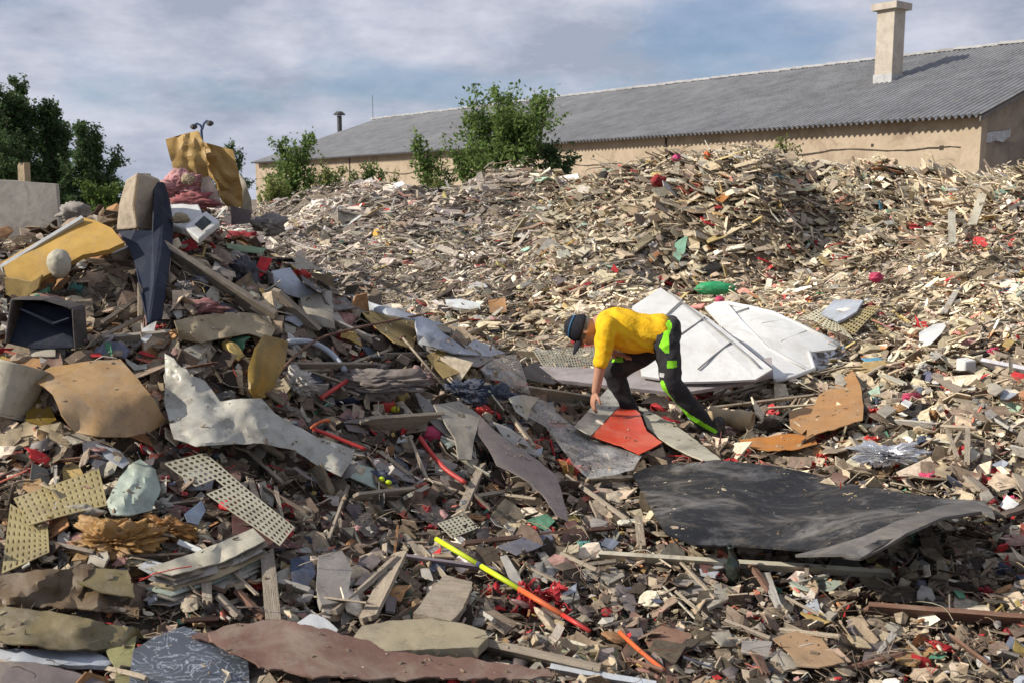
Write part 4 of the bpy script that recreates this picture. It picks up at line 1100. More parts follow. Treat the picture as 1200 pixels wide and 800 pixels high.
sheet('vinyl_flap', 'dark mauve flap hanging beside the pink insulation wad', 'flap', [(236, 208), (246, 207), (255, 225), (260, 244), (248, 244), (236, 232)], K['mauve'], d=6.62, order=0, thick=.01)
# white appliance with a small dark screen
root = empty('white_scale', P(225, 262, 6.4), 'white electronic device with a small dark display lying on the heap under the pink insulation', 'device')
def quadslab(name, c4, dd, down, m, parent, bev=.01):
    fr = [P(c[0], c[1], q) for c, q in zip(c4, dd)]
    nrm = (fr[1] - fr[0]).cross(fr[3] - fr[0]).normalized()
    if nrm.dot(Vector((0, 0, CAMZ)) - fr[0]) < 0: nrm = -nrm
    bk = [p - nrm * down for p in fr]
    n = len(fr)
    fs = [tuple(range(n)), tuple(range(n, 2 * n))[::-1]] + [(i, n + i, n + (i + 1) % n, (i + 1) % n) for i in range(n)]
    o = place(name, fr + bk, fs, m, parent)
    if bev:
        b = o.modifiers.new('b', 'BEVEL'); b.width = bev; b.segments = 3
    return o
quadslab('tray', [(187, 247), (203, 230), (232, 237), (240, 256), (214, 268), (196, 262)], [6.4, 6.6, 6.55, 6.35, 6.25, 6.3], .05, K['white'], root)
hb = quadslab('housing', [(215, 266), (241, 247), (258, 259), (233, 280)], [6.15, 6.3, 6.25, 6.08], .045, K['white'], root, .008)
quadslab('display', [(228, 263), (239, 253), (248, 260), (237, 270)], [6.13, 6.195, 6.17, 6.105], .006, mat('dark_display', (.012, .018, .025), dirt=.1, rough=.2), root, 0)
lm('the white device with the dark display', 225, 258)
lump('stone_lump', 'tan rubble lump lying in the tray of the white device', 'rubble', 212, 256, 24, 13, K['tan'], d=6.2, rough=.3)
sheet('vinyl_flap', 'square mauve scrap just below the golden foil on the right', 'flap', [(270, 241), (296, 247), (292, 262), (271, 264)], K['mauve'], d=6.8, order=0)
lump('cloth_bundle', 'grey cloth bundle on the crest right of the square mauve scrap', 'cloth', 315, 262, 46, 26, K['grey'], d=7.0, rough=.4)
sheet('board_scrap', 'dark grey sloping board under the grey cloth on the crest', 'board', [(262, 256), (300, 262), (345, 282), (318, 290), (268, 272)], K['mauve'], lift=.1)
lump('cloth_bundle', 'dark red cloth left of the small pink ended stick', 'cloth', 284, 278, 52, 16, K['crimson'], lift=.03, rough=.5, mark='the dark red cloth on the crest')
rod('plastic_stick', 'small white stick with a pink end on the crest of the near heap', 'stick', [(292, 260), (308, 266), (319, 277)], .008, K['magenta'], lift=.12)
sheet('plastic_strip', 'pale green plastic strip above the long pale sticks on the crest', 'strip', [(264, 285), (285, 288), (312, 291), (308, 297), (285, 296), (266, 291)], mat('sage_plastic', (.22, .30, .18), (.17, .24, .14)), lift=.12)
rod('stick', 'long pale bent stick sticking out to the right of the crest', 'stick', [(304, 300), (335, 287), (360, 281), (384, 275)], .016, K['wood2'], lift=.14)
rod('stick', 'thinner pale stick under the long pale bent one on the crest', 'stick', [(310, 302), (335, 297), (352, 294)], .010, K['wood'], lift=.1)
lump('plastic_bag', 'dark grey rubbish bag between the long plank and the crest', 'bag', 288, 320, 38, 40, mat('dark_bag', (.06, .062, .075), (.04, .04, .05), rough=.35, dirt=.3, dirtcol=(.16, .15, .15)), lift=.03, rough=.45, mark='the dark grey rubbish bag')
lump('cloth_bundle', 'off white cloth above the dark grey rubbish bag', 'cloth', 272, 300, 36, 16, K['lgrey'], rough=.4)
sheet('board_scrap', 'light grey scrap leaning left of the dark grey rubbish bag', 'board', [(252, 305), (275, 312), (268, 326), (248, 318)], K['lgrey'])
sheet('plastic_shell', 'curved glossy grey white sheet right of the dark grey rubbish bag', 'sheet', [(318, 318), (340, 314), (352, 330), (372, 345), (358, 352), (336, 345), (322, 335)], K['paleblue'], lift=.12, bulge=.06, mark='the glossy grey white sheet')
sheet('vinyl_flap', 'black curved flap between the glossy grey white sheet and the beige crate side', 'flap', [(349, 312), (362, 318), (380, 330), (395, 340), (376, 343), (356, 332)], K['dark'], lift=.12, bulge=.05)
sheet('board_scrap', 'tan board lying flat on the right of the near crest', 'board', [(330, 303), (370, 300), (420, 306), (400, 318), (350, 316)], K['beige'], lift=.12)
sheet('board_scrap', 'bluish board scrap on the right of the near crest', 'board', [(365, 312), (402, 318), (395, 330), (368, 326)], K['paleblue'], lift=.13)
# timber
plank('timber_plank', 'long wide grey plank sloping down right below the white device', 'plank', (192, 293), (319, 372), .125, K['wood'], t=.035, lift=.14, mark='the long wide grey plank')
plank('timber_plank', 'thinner grey plank lying under the left half of the long wide grey plank', 'plank', (205, 316), (262, 372), .07, K['wood3'], t=.03, lift=.05)
plank('timber_plank', 'short grey plank with a broken lower end right of the long wide grey plank', 'plank', (329, 352), (359, 380), .11, K['wood'], t=.03, lift=.13, split=.4, mark='the short broken grey plank')
plank('timber_plank', 'grey plank slanting between the two broken planks near the amber sheet', 'plank', (300, 330), (350, 385), .08, K['wood'], t=.025, lift=.06)
sheet('crate_side', 'beige box side with a folded rim above the dark sticks', 'box side', [(352, 350), (374, 343), (388, 342), (392, 386), (372, 382), (356, 372)], K['beige'], lift=.12, thick=.012, bulge=.05, mark='the beige box side')
sheet('paper_sheet', 'crumpled tan paper under the lower end of the long wide plank', 'paper', [(204, 376), (235, 370), (272, 366), (300, 368), (325, 382), (316, 398), (292, 391), (262, 396), (235, 402), (210, 396)], K['tan'], lift=.12, fold=.03, wr=.02, bulge=.05, mark='the crumpled tan paper')
lump('cloth_bundle', 'dusty red netting lying left of the long wide plank', 'netting', 228, 360, 78, 24, mat('dusty_red_net', (.22, .07, .075), (.30, .16, .15), dirt=.4, rough=.95, scale=20), lift=.05, rough=.5, mark='the dusty red netting')
plank('timber_plank', 'pale split stick left of the upholstered block foot', 'stick', (120, 378), (158, 352), .03, K['wood2'], lift=.1)
plank('timber_plank', 'pale flat stick under the split one beside the black crate', 'stick', (118, 395), (165, 372), .025, K['wood'], lift=.1)
plank('timber_plank', 'grey board lying left of the crumpled tan paper', 'board', (125, 402), (190, 396), .10, K['beige'], lift=.07)
sheet('plastic_shard', 'small white shard at the left end of the crumpled tan paper', 'shard', [(167, 386), (184, 376), (180, 390), (170, 402), (165, 398)], K['white'], lift=.13, order=1, mark='the small white shard')
# black crate
root = empty('plastic_crate', G(45, 400, .02), 'black plastic crate lying on its side at the left edge', 'crate')
dk = min(float(hitd(x, 405, .1)[0]) for x in (10, 45, 85)) - .05
prism('crate_bottom', [(13, 351), (50, 352), (84, 362), (88, 408), (40, 410), (6, 402)], [dk + .1, dk + .1, dk + .1, dk, dk, dk], Vector((0, .02, 0)), K['navy'], root)
for c in (((12, 350), (50, 350.5), (85, 361), (84, 364), (50, 353.5), (12, 353)), ((11, 351), (16, 352), (8, 404), (4, 402)), ((83, 361), (87, 362), (90, 408), (86, 409))):
    prism('crate_rim', c, dk - .02, Vector((0, .14, 0)), K['dark'], root)
prism('crate_rib', [(20, 362), (24, 361), (62, 378), (80, 372), (82, 374), (62, 382)], dk - .01, Vector((0, .05, 0)), K['navy'], root)
lm('the black crate', 46, 380)
sheet('board_scrap', 'tan chipped board between the black crate and the foam board', 'board', [(90, 335), (130, 318), (150, 330), (140, 350), (100, 358)], K['wood2'], lift=.06, order=1)
sheet('board_scrap', 'pale peeling board lying above the black crate', 'board', [(20, 338), (66, 330), (82, 345), (30, 350)], K['beige'], lift=.06)
# ======================= left middle
sheet('leather_sheet', 'large bent brown plastic sheet facing the camera, left of the milky sheet', 'sheet', [(32, 444, .08), (60, 430, .05), (108, 423, .05), (141, 421, .02), (158, 440, .08), (176, 462, .1), (196, 494, 0), (176, 506, .05), (148, 512, .1), (112, 511, .12), (88, 506, .08), (72, 486, .14), (62, 462, .16), (50, 452, .1)], K['brown'], lift=.16, bulge=.12, thick=.006, mark='the large bent brown sheet')
sheet('leather_sheet', 'flat brown sheet partly under the large bent one at the left edge', 'sheet', [(-5, 424), (28, 415), (60, 416), (78, 426), (50, 436), (25, 450), (-5, 446)], K['brown2'], lift=.09, bulge=.03)
sheet('leather_sheet', 'olive torn strip under the left side of the large bent brown sheet', 'strip', [(30, 462), (55, 470), (66, 492), (52, 500), (30, 492)], K['amber'], lift=.09)
# curled cream roll at the left edge
root = empty('plastic_bucket', G(14, 470, .05), 'cream bucket with an orange stained inside, cut by the left edge', 'bucket')
bo = lathe('bucket_wall', [(.105, 0), (.115, .10), (.13, .24), (.137, .25), (.125, .245), (.11, .11), (.10, .01)], K['cream'], 24, root)
bc = G(4, 488, .06) - root.location; bo.location = bc; bo.rotation_euler = (R(-18), R(14), 0)
bi = lathe('stained_inside', [(.001, .18), (.05, .183), (.117, .18)], K['brown2'], 24, root); bi.location = bc; bi.rotation_euler = (R(-18), R(14), 0)
lm('the cream bucket', 14, 465)
sheet('paper_sheet', 'yellowish crumpled paper below the large bent brown sheet', 'paper', [(-5, 512), (22, 498), (46, 486), (70, 494), (99, 512), (80, 522), (58, 518), (20, 524), (-5, 526)], K['tan'], lift=.09, fold=.02, mark='the yellowish crumpled paper')
sheet('plastic_sheet', 'large milky translucent sheet draped down right across the left heap', 'sheet', [(193, 414, .05), (204, 420, .08), (216, 436, .1), (240, 446, .04), (258, 470, .02), (282, 467, .08), (306, 466, .1), (322, 484, .08), (345, 498, .05), (372, 512), (416, 526, -.02), (412, 540), (400, 558, .05), (372, 545), (345, 527, .03), (305, 519, .06), (270, 520, .1), (230, 523, .1), (204, 514, .12), (198, 492, .08), (192, 470, .02), (194, 440, .02)], K['film'], lift=.16, bulge=.05, fold=.028, wr=.010, ws=6, rag=.62, thick=.003, res=4, mark='the large milky sheet')
sheet('board_scrap', 'pale upright scrap behind the top of the milky sheet', 'board', [(215, 408), (249, 398), (240, 434), (222, 440), (214, 428)], K['beige'], lift=.1, order=1)
sheet('amber_sheet', 'curled amber sheet standing right of the crumpled tan paper', 'sheet', [(309, 392, .1), (325, 396, .06), (338, 401), (334, 425, .02), (322, 452), (310, 466), (297, 466, .06), (291, 455, .12), (291, 430, .14), (298, 408, .14)], K['amber'], lift=.14, bulge=.08, mark='the curled amber sheet')
rod('plastic_strip', 'curved white plastic strip arching right of the amber sheet', 'strip', [(338, 401), (360, 400), (378, 407), (392, 418), (404, 434)], .018, K['paleblue'], lift=.15, mark='the curved white strip')
rod('metal_rod', 'long thin brown rod running from the amber sheet up right over the pale blue sheet', 'rod', [(312, 462), (335, 428), (372, 398), (420, 384), (494, 369, .05)], .008, K['wood4'], lift=.17, mark='the long thin brown rod')
rod('metal_rod', 'short thick brown rod crossing the pale blue sheet', 'rod', [(470, 396), (548, 373, .04)], .012, K['wood4'], lift=.17)
rod('stick', 'thin pale stick leaning down right from the pale blue sheet', 'stick', [(472, 396, .1), (520, 452)], .007, K['wood2'], lift=.12)
rod('branch', 'short brown branch standing above the red rod', 'branch', [(382, 452), (392, 425), (398, 405)], .012, K['wood4'], lift=.1)
for i, (a, b, w, mt, lab) in enumerate([
    ((325, 428), (438, 428), .045, 'wood', 'grey batten lying across the slope right of the amber sheet'),
    ((395, 432), (452, 412), .03, 'wood2', 'pale batten crossing the end of the grey batten'),
    ((340, 436), (385, 434), .025, 'wood2', 'thin pale batten below the grey batten near the branch'),
    ((402, 392), (470, 403), .06, 'wood', 'broad grey batten below the long thin brown rod'),
    ((375, 326), (440, 342), .04, 'wood4', 'reddish batten pointing right from the beige box side'),
    ((392, 378), (440, 400), .055, 'lgrey', 'rounded pale grey board under the long thin brown rod')]):
    plank('batten', lab, 'batten', a, b, w, K[mt], t=.014, lift=.09 + .01 * (i % 3))
sheet('plastic_sheet', 'long pale blue grey sheet sloping down right behind the near heap', 'sheet', [(411, 346), (424, 349), (441, 357), (480, 368), (522, 381), (565, 402), (592, 414), (575, 418), (530, 414), (490, 402), (486, 375), (448, 368), (426, 362)], K['paleblue'], lift=.16, thick=.01, order=2, mark='the long pale blue sheet')
sheet('board_scrap', 'tan cardboard flap standing under the pale blue sheet', 'cardboard', [(424, 366), (455, 366), (485, 375), (489, 392), (484, 408), (462, 402), (440, 384)], K['ochre'], lift=.13, order=1)
sheet('board_scrap', 'brown grey board under the right end of the pale blue sheet', 'board', [(490, 402), (530, 412), (580, 420), (560, 430), (510, 424)], K['grey'], lift=.12)
sheet('foam_board', 'ochre foam piece standing right of the leaning pale stick', 'foam', [(500, 416), (517, 408), (528, 420), (541, 436), (520, 443), (508, 430)], K['ochre'], lift=.14, order=1, mark='the ochre foam piece')
lump('cloth_bundle', 'large grey brown cloth mound left of the ochre foam', 'cloth', 425, 452, 150, 44, mat('grey_brown_cloth', (.21, .18, .165), (.15, .125, .115), dirt=.3, rough=.95, scale=14), lift=.02, rough=.4, sub=5, deep=1.2, mark='the grey brown cloth mound')
lump('cloth_bundle', 'pinkish crumpled cloth at the right end of the grey brown mound', 'cloth', 494, 443, 40, 24, mat('dusty_pink_cloth', (.33, .22, .20), (.25, .16, .15), dirt=.3, rough=.95, scale=14), lift=.06, rough=.5)
lump('stuffing_wad', 'white and cream stuffing wad beside the red rod', 'stuffing', 345, 450, 56, 34, K['stuffing'], lift=.05, rough=.6, sub=5, ws=3.5, mark='the white stuffing wad')
rod('plastic_tube', 'bright red rod just right of the white stuffing wad', 'tube', [(376, 466), (406, 446)], .013, K['red'], lift=.14, mark='the bright red rod')
rod('plastic_tube', 'orange red tube with a pale tip sloping over the end of the milky sheet', 'tube', [(367, 502), (398, 514), (428, 526)], .010, K['red'], lift=.16)
rod('plastic_tube', 'thin orange tube bent above the milky sheet corner', 'tube', [(365, 501), (375, 494), (386, 492)], .008, K['orange'], lift=.17)
rod('plastic_tube', 'long glossy red tube lying left of the mauve vinyl sheet', 'tube', [(492, 512), (505, 530), (522, 549), (545, 565)], .013, K['red'], lift=.15, mark='the long glossy red tube')
lump('plastic_bottle', 'red plastic container with a yellow cap above the tan board', 'container', 452, 472, 26, 24, K['red'], lift=.05, rough=.15, ws=1.2, mark='the red container')
lump('bottle_cap', 'yellow round cap beside the red container', 'cap', 463, 479, 11, 9, mat('yellow_cap', (.6, .55, .03), dirt=.1, rough=.4), lift=.09, rough=.05)
lump('plastic_box', 'pink red box corner right of the tan board', 'box', 507, 508, 32, 22, K['magenta'], lift=.05, rough=.15, sub=2, smooth=False, mark='the pink red box')
lump('plastic_bag', 'glossy dark blue wad below the grey brown mound', 'bag', 405, 470, 36, 14, K['navy'], lift=.06, rough=.4)
rod('hose', 'black hose end above the tip of the milky sheet', 'hose', [(372, 506), (380, 498), (386, 508)], .016, K['black'], lift=.12)
plank('timber_plank', 'wide tan board with a split front edge in the centre left', 'board', (433, 497), (503, 492), .13, K['wood2'], t=.02, lift=.13, split=.3, mark='the wide tan board')
sheet('board_scrap', 'dark triangular scrap left of the wide tan board', 'board', [(402, 494), (430, 488), (432, 508), (408, 504)], K['mauve'], lift=.1, order=1)
plank('batten', 'pale round batten below the wide tan board', 'batten', (446, 530), (482, 558), .022, K['wood2'], t=.02, lift=.1)
plank('batten', 'thin brown batten standing left of the long glossy red tube', 'batten', (480, 512), (500, 560), .018, K['wood2'], t=.012, lift=.1)
sheet('board_scrap', 'grey cloth like scrap below the tan board', 'scrap', [(418, 540), (445, 536), (478, 555), (488, 566), (462, 560), (430, 552)], K['grey'], lift=.09)
plank('timber_plank', 'pale flat board under the dark hollow in the centre left', 'board', (417, 583), (480, 576), .085, K['wood2'], t=.016, lift=.1, mark='the pale flat board')
plank('batten', 'short bright batten at the right end of the pale flat board', 'batten', (480, 580), (497, 572), .05, K['cream'], t=.02, lift=.13)
lump('glove', 'black work glove with yellow green fingertips in the centre left', 'glove', 435, 560, 52, 22, K['navyrag'], lift=.05, rough=.4, mark='the black glove')
for k_, (x, y) in enumerate(((447, 561), (455, 565))):
    lump('glove_fingertip', ('upper' if k_ == 0 else 'lower') + ' yellow green fingertip of the black glove', 'fingertip', x, y, 9, 7, K['neon'], lift=.12, rough=.1, sub=2)
# triangular flaps in the centre
sheet('vinyl_flap', 'long grey triangular board pointing to the mauve vinyl sheet', 'board', [(482, 452), (500, 468), (520, 486), (546, 510), (560, 540), (540, 520), (515, 504), (498, 488)], K['grey'], lift=.14, order=1)
sheet('board_scrap', 'pale angular board leaning in front of the long grey triangular one', 'board', [(508, 474), (538, 470), (563, 488), (556, 512), (552, 539), (537, 538), (533, 514)], K['beige'], lift=.17, order=1, thick=.008, mark='the pale angular board')
sheet('vinyl_sheet', 'big mauve vinyl sheet curving down right in the centre', 'sheet', [(562, 486, .04), (575, 500, .06), (600, 520, .06), (632, 540, .06), (652, 558, .04), (660, 585, 0), (666, 610, -.03), (652, 604), (640, 585, .04), (622, 566, .08), (600, 553, .1), (582, 545, .1), (572, 525, .06), (560, 508, .04)], K['mauve'], lift=.17, bulge=.04, thick=.005, mark='the big mauve vinyl sheet')
lump('cloth_bundle', 'dark blue denim like cloth in the middle of the picture', 'cloth', 548, 458, 60, 30, K['navyrag'], lift=.06, rough=.5, sub=5, ang=-.2, mark='the dark blue cloth')
lump('cloth_bundle', 'second dark blue cloth right of the first, with pale creases', 'cloth', 588, 462, 44, 24, mat('faded_blue_cloth', (.10, .12, .16), (.06, .075, .11), dirt=.3, rough=.9, scale=12, dirtcol=(.25, .24, .23)), lift=.07, rough=.5, sub=5, ang=-.3)
sheet('plastic_film', 'clear crumpled bag standing above the dark blue cloth', 'plastic bag', [(563, 432), (578, 421), (600, 415), (610, 424), (616, 442), (622, 462), (606, 458), (588, 446), (570, 444)], K['clear'], lift=.17, bulge=.10, fold=.03, wr=.03, thick=.002, mark='the clear crumpled bag')
sheet('vinyl_flap', 'dark grey folded flap standing left of the crouching man', 'flap', [(611, 432), (628, 424), (646, 420), (648, 434), (650, 450), (632, 448), (616, 444)], K['dark'], lift=.18, order=1, thick=.008, mark='the dark grey folded flap')
plank('timber_plank', 'long cream board running right toward the hand of the man', 'board', (616, 458), (700, 470), .11, K['cream'], t=.015, lift=.12, mark='the cream board by the hand')
sheet('plastic_film', 'clear film stretched from the dark cloth down to the black rubber sheet', 'plastic film', [(600, 462), (622, 464), (648, 472), (652, 482), (672, 500), (705, 512), (735, 524), (752, 534), (742, 550), (716, 557), (690, 560), (672, 545), (655, 520), (640, 500), (618, 488), (604, 476)], K['clear'], lift=.16, bulge=.05, fold=.045, wr=.02, thick=.002, res=3.4, mark='the stretched clear film')
sheet('plastic_film', 'milky white film fold left of the stretched clear film', 'plastic film', [(596, 466), (612, 462), (632, 466), (622, 478), (618, 492), (604, 482)], K['film'], lift=.19, bulge=.05)
sheet('plastic_sheet', 'bright orange red sheet fragment in front of the man', 'sheet', [(693, 511), (715, 488), (733, 470), (750, 484), (758, 505), (776, 518), (764, 525), (749, 532), (728, 522)], K['redsheet'], lift=.19, order=2, fold=.006, thick=.005, mark='the orange red sheet')
sheet('board_scrap', 'translucent grey white sheet joined to the left of the orange red sheet', 'sheet', [(672, 500), (692, 478), (712, 455), (722, 462), (732, 469), (715, 487), (692, 510)], K['film'], lift=.185, order=2)
sheet('board_scrap', 'long pale yellow board reaching right from the orange red sheet', 'board', [(735, 470), (765, 484), (805, 508), (845, 539), (826, 541), (790, 524), (774, 514), (759, 502), (751, 482)], K['cream'], lift=.14, order=1, thick=.012, mark='the long pale yellow board')
lump('plastic_bag', 'crumpled red plastic under the stretched clear film', 'bag', 668, 548, 42, 20, K['redsheet'], lift=.06, rough=.5, sub=4, ang=-.35)
tangle('wire_tangle', 'bundle of grey rods and wires right of the dark blue cloth', 'wires', 590, 492, 60, 36, K['wood'], n=12, r=.006, mark='the bundle of grey wires')
plank('batten', 'short pale stick in the bundle of grey wires', 'batten', (600, 488), (625, 522), .03, K['wood2'], lift=.14)
sheet('board_scrap', 'pale grey scrap under the bundle of grey wires', 'scrap', [(578, 494), (598, 502), (620, 518), (635, 536), (612, 528), (590, 512)], K['lgrey'], lift=.13)
plank('batten', 'long dark pole sloping down right below the clear film', 'pole', (665, 558), (735, 608), .025, K['wood'], t=.025, lift=.1)
plank('batten', 'pale board edge between the clear film and the black rubber sheet', 'batten', (690, 562), (748, 560), .05, K['wood2'], lift=.1)
plank('batten', 'long pale batten lying level below the mauve vinyl sheet', 'batten', (548, 583), (615, 572), .03, K['wood2'], lift=.1)
plank('timber_plank', 'narrow board standing on edge right of the long red tube', 'board', (540, 600), (565, 545), .05, K['wood'], t=.02, lift=.1)
# ======================= lower left
perf('perforated_sheet', 'upper yellowed perforated sheet at the left edge', 'perforated sheet', [(16, 584), (116, 550), (126, 592), (34, 616)], 14, 6, K['yperf'], lift=.14, dome=.006, mark='the yellowed perforated sheets', group='perforated plastic sheets')
perf('perforated_sheet', 'folded lower yellowed perforated sheet directly below the upper one', 'perforated sheet', [(12, 590), (56, 616), (58, 648), (2, 672)], 8, 8, K['yperf'], lift=.13, dome=.006, group='perforated plastic sheets')
perf('perforated_sheet', 'large pale perforated sheet sloping down right below the milky sheet', 'perforated sheet', [(193, 543), (240, 532), (345, 618), (328, 640)], 7, 21, K['perf'], lift=.16, group='perforated plastic sheets', mark='the large pale perforated sheet', trim=lambda s, t: s < .45 and .25 < t < .38)
perf('perforated_sheet', 'small whitish perforated scrap above the neon striped pole', 'perforated sheet', [(513, 612), (545, 602), (560, 618), (530, 630)], 7, 6, K['perf'], lift=.12, group='perforated plastic sheets')
sheet('plastic_sheet', 'pale mint crumpled sheet between the perforated sheets', 'sheet', [(125, 588), (140, 560), (151, 545), (164, 538), (182, 550), (188, 574), (178, 598), (150, 604), (130, 602)], K['mint'], lift=.13, bulge=.07, fold=.02, mark='the pale mint sheet')
tangle('knitted_rag', 'crimson knitted rag left of the large pale perforated sheet', 'rag', 200, 582, 46, 48, K['crimson'], n=16, r=.010, mark='the crimson knitted rag')
lump('cloth_bundle', 'dusty pink rag under the crimson knitted one', 'rag', 210, 598, 40, 14, mat('faded_pink_rag', (.30, .12, .12), (.22, .08, .09), rough=.95), rough=.5)
sheet('plastic_shard', 'blue white plastic shard behind the crimson knitted rag', 'shard', [(196, 540), (228, 538), (252, 556), (248, 574), (222, 574), (212, 556)], K['paleblue'], lift=.1)
sheet('plastic_shard', 'long bluish shard left of the pale mint sheet', 'shard', [(112, 520), (140, 528), (152, 542), (144, 548), (124, 536)], K['paleblue'], lift=.12)
sheet('vinyl_flap', 'slate grey flap above the pale mint sheet', 'flap', [(96, 518), (122, 514), (132, 540), (120, 556), (98, 536)], mat('slate_vinyl', (.11, .11, .135), (.08, .08, .10), dirt=.3), lift=.1)
lump('foil_bundle', 'big crumpled bundle of golden brown foil in the lower left', 'foil', 135, 636, 124, 62, mat('golden_brown_foil', (.44, .25, .085), (.30, .15, .04), dirt=.3, scale=7, rough=.45, trans=.15, bump=.6, dirtcol=(.55, .42, .26)), lift=.03, rough=.5, sub=6, deep=1.0, ang=-.05, ws=1.9, mark='the big golden brown foil bundle')
lump('foil_bundle', 'smaller orange brown foil lump on top right of the big bundle', 'foil', 196, 620, 66, 34, mat('orange_brown_foil', (.34, .16, .04), (.24, .11, .03), dirt=.3, scale=8, rough=.4, trans=.15), lift=.08, rough=.55, sub=5, ang=-.25)
lump('paper_wad', 'cream crumpled paper at the right end of the foil bundle', 'paper', 236, 628, 26, 18, K['tan'], lift=.08, rough=.5)
lump('stone_lump', 'whitish grey bag behind the foil bundle', 'bag', 92, 600, 56, 24, K['beige'], lift=.08, rough=.3)
sheet('plastic_shard', 'dark blue grey shard right of the foil bundle', 'shard', [(216, 602), (236, 586), (241, 598), (232, 615), (220, 612)], mat('blue_grey_glass', (.14, .18, .25), (.10, .13, .18), rough=.3), lift=.14, order=1)
plank('pocket_torch', 'black and white hand tool lying diagonally above the newspaper stack', 'tool', (236, 652), (268, 634), .04, K['dark'], t=.03, lift=.14, mark='the black and white tool')
plank('tool_grip', 'white rounded grip lying right under the hand tool', 'grip', (212, 636), (240, 648), .035, K['white'], t=.02, lift=.13)
rq = random.Random(4)
for i, (nm_, mt, dx_) in enumerate((('lowest', 'lgrey', 0), ('second lowest', 'beige', 5), ('third lowest', 'mint', 2), ('middle', 'tan', 9), ('third highest', 'lgrey', 4), ('second highest', 'wood', 12), ('topmost', 'cream', 8))):
    x = 166 + dx_; y = 702 - i * 6
    jx = lambda: rq.uniform(-4, 4)
    sheet('newspaper', nm_ + ' folded paper of the newspaper stack in the lower left', 'newspaper',
          [(x + jx(), y), (x + 52 + jx(), y - 17 + jx() * .5), (x + 122 + jx(), y - 47 + jx() * .4), (x + 138 + jx(), y - 33, .03), (x + 84 + jx(), y - 8), (x + 30 + jx(), y + 8, .02)], K[mt], lift=.08 + .016 * i, bulge=.02, fold=.018, wr=.01, thick=.005, group='folded newspapers', order=1, rag=.5)
lm('the newspaper stack', 235, 672)
sheet('maroon_board', 'maroon triangular board under the large pale perforated sheet', 'board', [(272, 600), (286, 593), (320, 622), (356, 641), (318, 642), (273, 638)], K['maroon'], lift=.12, order=1, mark='the maroon triangular board')
sheet('leather_sheet', 'wide brown film draped below the foil bundle', 'film', [(-5, 676, .05), (50, 668, .08), (110, 662, .06), (152, 672), (160, 700), (163, 722), (120, 716, .05), (50, 712, .06), (-5, 708)], mat('dark_brown_film', (.13, .085, .045), (.09, .058, .03), dirt=.3, rough=.45, trans=.1, dirtcol=(.2, .15, .10)), lift=.10, fold=.045, bulge=.03, rag=.7, mark='the wide brown film')
sheet('amber_sheet', 'orange brown patch of film at the end of the foil bundle', 'film', [(80, 664), (150, 668), (158, 700), (120, 694), (90, 682)], K['olive'], lift=.16)
sheet('olive_roll', 'rolled olive film along the left edge below the brown film', 'film roll', [(-5, 712, .02), (60, 716, .08), (120, 728, .08), (163, 738), (172, 748), (160, 756), (110, 762, .08), (50, 758, .1), (-5, 748, .05)], K['olive'], lift=.09, bulge=.08, fold=.040, rag=.7, mark='the olive film roll')
sheet('plastic_strip', 'long pale blue strip below the olive film roll', 'strip', [(-5, 762), (50, 763), (110, 766), (135, 776), (125, 782), (60, 780), (-5, 776)], K['paleblue'], lift=.10, bulge=.03, thick=.015)
sheet('plastic_shell', 'dark grey shell in the bottom left corner', 'shell', [(-5, 774), (40, 776), (90, 788), (130, 802), (120, 812), (-5, 812)], K['mauve'], lift=.12, bulge=.06)
sheet('board_scrap', 'yellow green board strip with a blue foot left of the marbled board', 'board', [(124, 762), (160, 745), (156, 770), (152, 800), (146, 812), (134, 812), (136, 785)], mat('yellow_green_board', (.30, .28, .12), (.24, .22, .10), dirt=.3), lift=.12, order=1)
sheet('marbled_board', 'blue grey marbled board at the bottom left', 'board', [(156, 762), (185, 745), (215, 735), (246, 748), (290, 772), (292, 812), (150, 812)], K['marble'], lift=.13, order=1, thick=.012, mark='the marbled board')
sheet('metal_sheet', 'long rust brown sheet with ragged edges along the bottom edge', 'metal sheet', [(224, 745, .02), (262, 734), (330, 726, .03), (352, 732, .05), (400, 744, .03), (460, 762), (520, 770), (585, 776), (642, 784), (650, 792), (600, 796), (520, 795), (440, 796, .03), (360, 792, .06), (310, 782, .05), (270, 765, .05), (245, 752)], K['rust'], lift=.15, bulge=.04, rag=1.3, thick=.006, mark='the long rust brown sheet')
sheet('board_scrap', 'white torn board scrap above the long rust brown sheet', 'board', [(346, 731), (364, 719), (380, 724), (396, 738), (390, 745), (368, 738)], K['white'], lift=.13, order=1, mark='the white torn scrap')
sheet('board_scrap', 'large cream slab above the long rust brown sheet', 'slab', [(414, 752), (424, 738), (460, 732), (500, 730), (540, 735), (568, 744), (572, 752), (560, 764), (500, 766), (450, 768), (420, 765)], mat('dusty_cream_slab', (.36, .30, .19), (.28, .24, .16), dirt=.4), lift=.15, thick=.04, order=1, mark='the large cream slab')
plank('timber_plank', 'long grey plank running right from the large cream slab', 'plank', (560, 754), (692, 784), .09, K['wood'], t=.03, lift=.12, mark='the long grey plank at the bottom')
plank('timber_plank', 'pale blue grey board at the bottom centre under the grey plank', 'plank', (655, 785), (760, 803), .07, K['paleblue'], t=.02, lift=.10)
sheet('board_scrap', 'tan angular slab left of the neon striped pole', 'slab', [(484, 722), (500, 700), (520, 677), (553, 686), (548, 704), (538, 722), (528, 732)], K['wood2'], lift=.14, thick=.035, order=1, mark='the tan angular slab')
root = empty('plastic_tube', G(685, 770, .05), 'olive green tube segment at the bottom centre', 'tube')
a_ = G(656, 772, .05); b_ = G(717, 775, .05)
o = lathe('tube_wall', [(.050, 0), (.054, .005), (.056, .22), (.046, .22), (.046, .01)], K['olivetube'], 24, root)
o.location = a_ - root.location; o.rotation_euler = (b_ - a_).to_track_quat('Z', 'Y').to_euler()
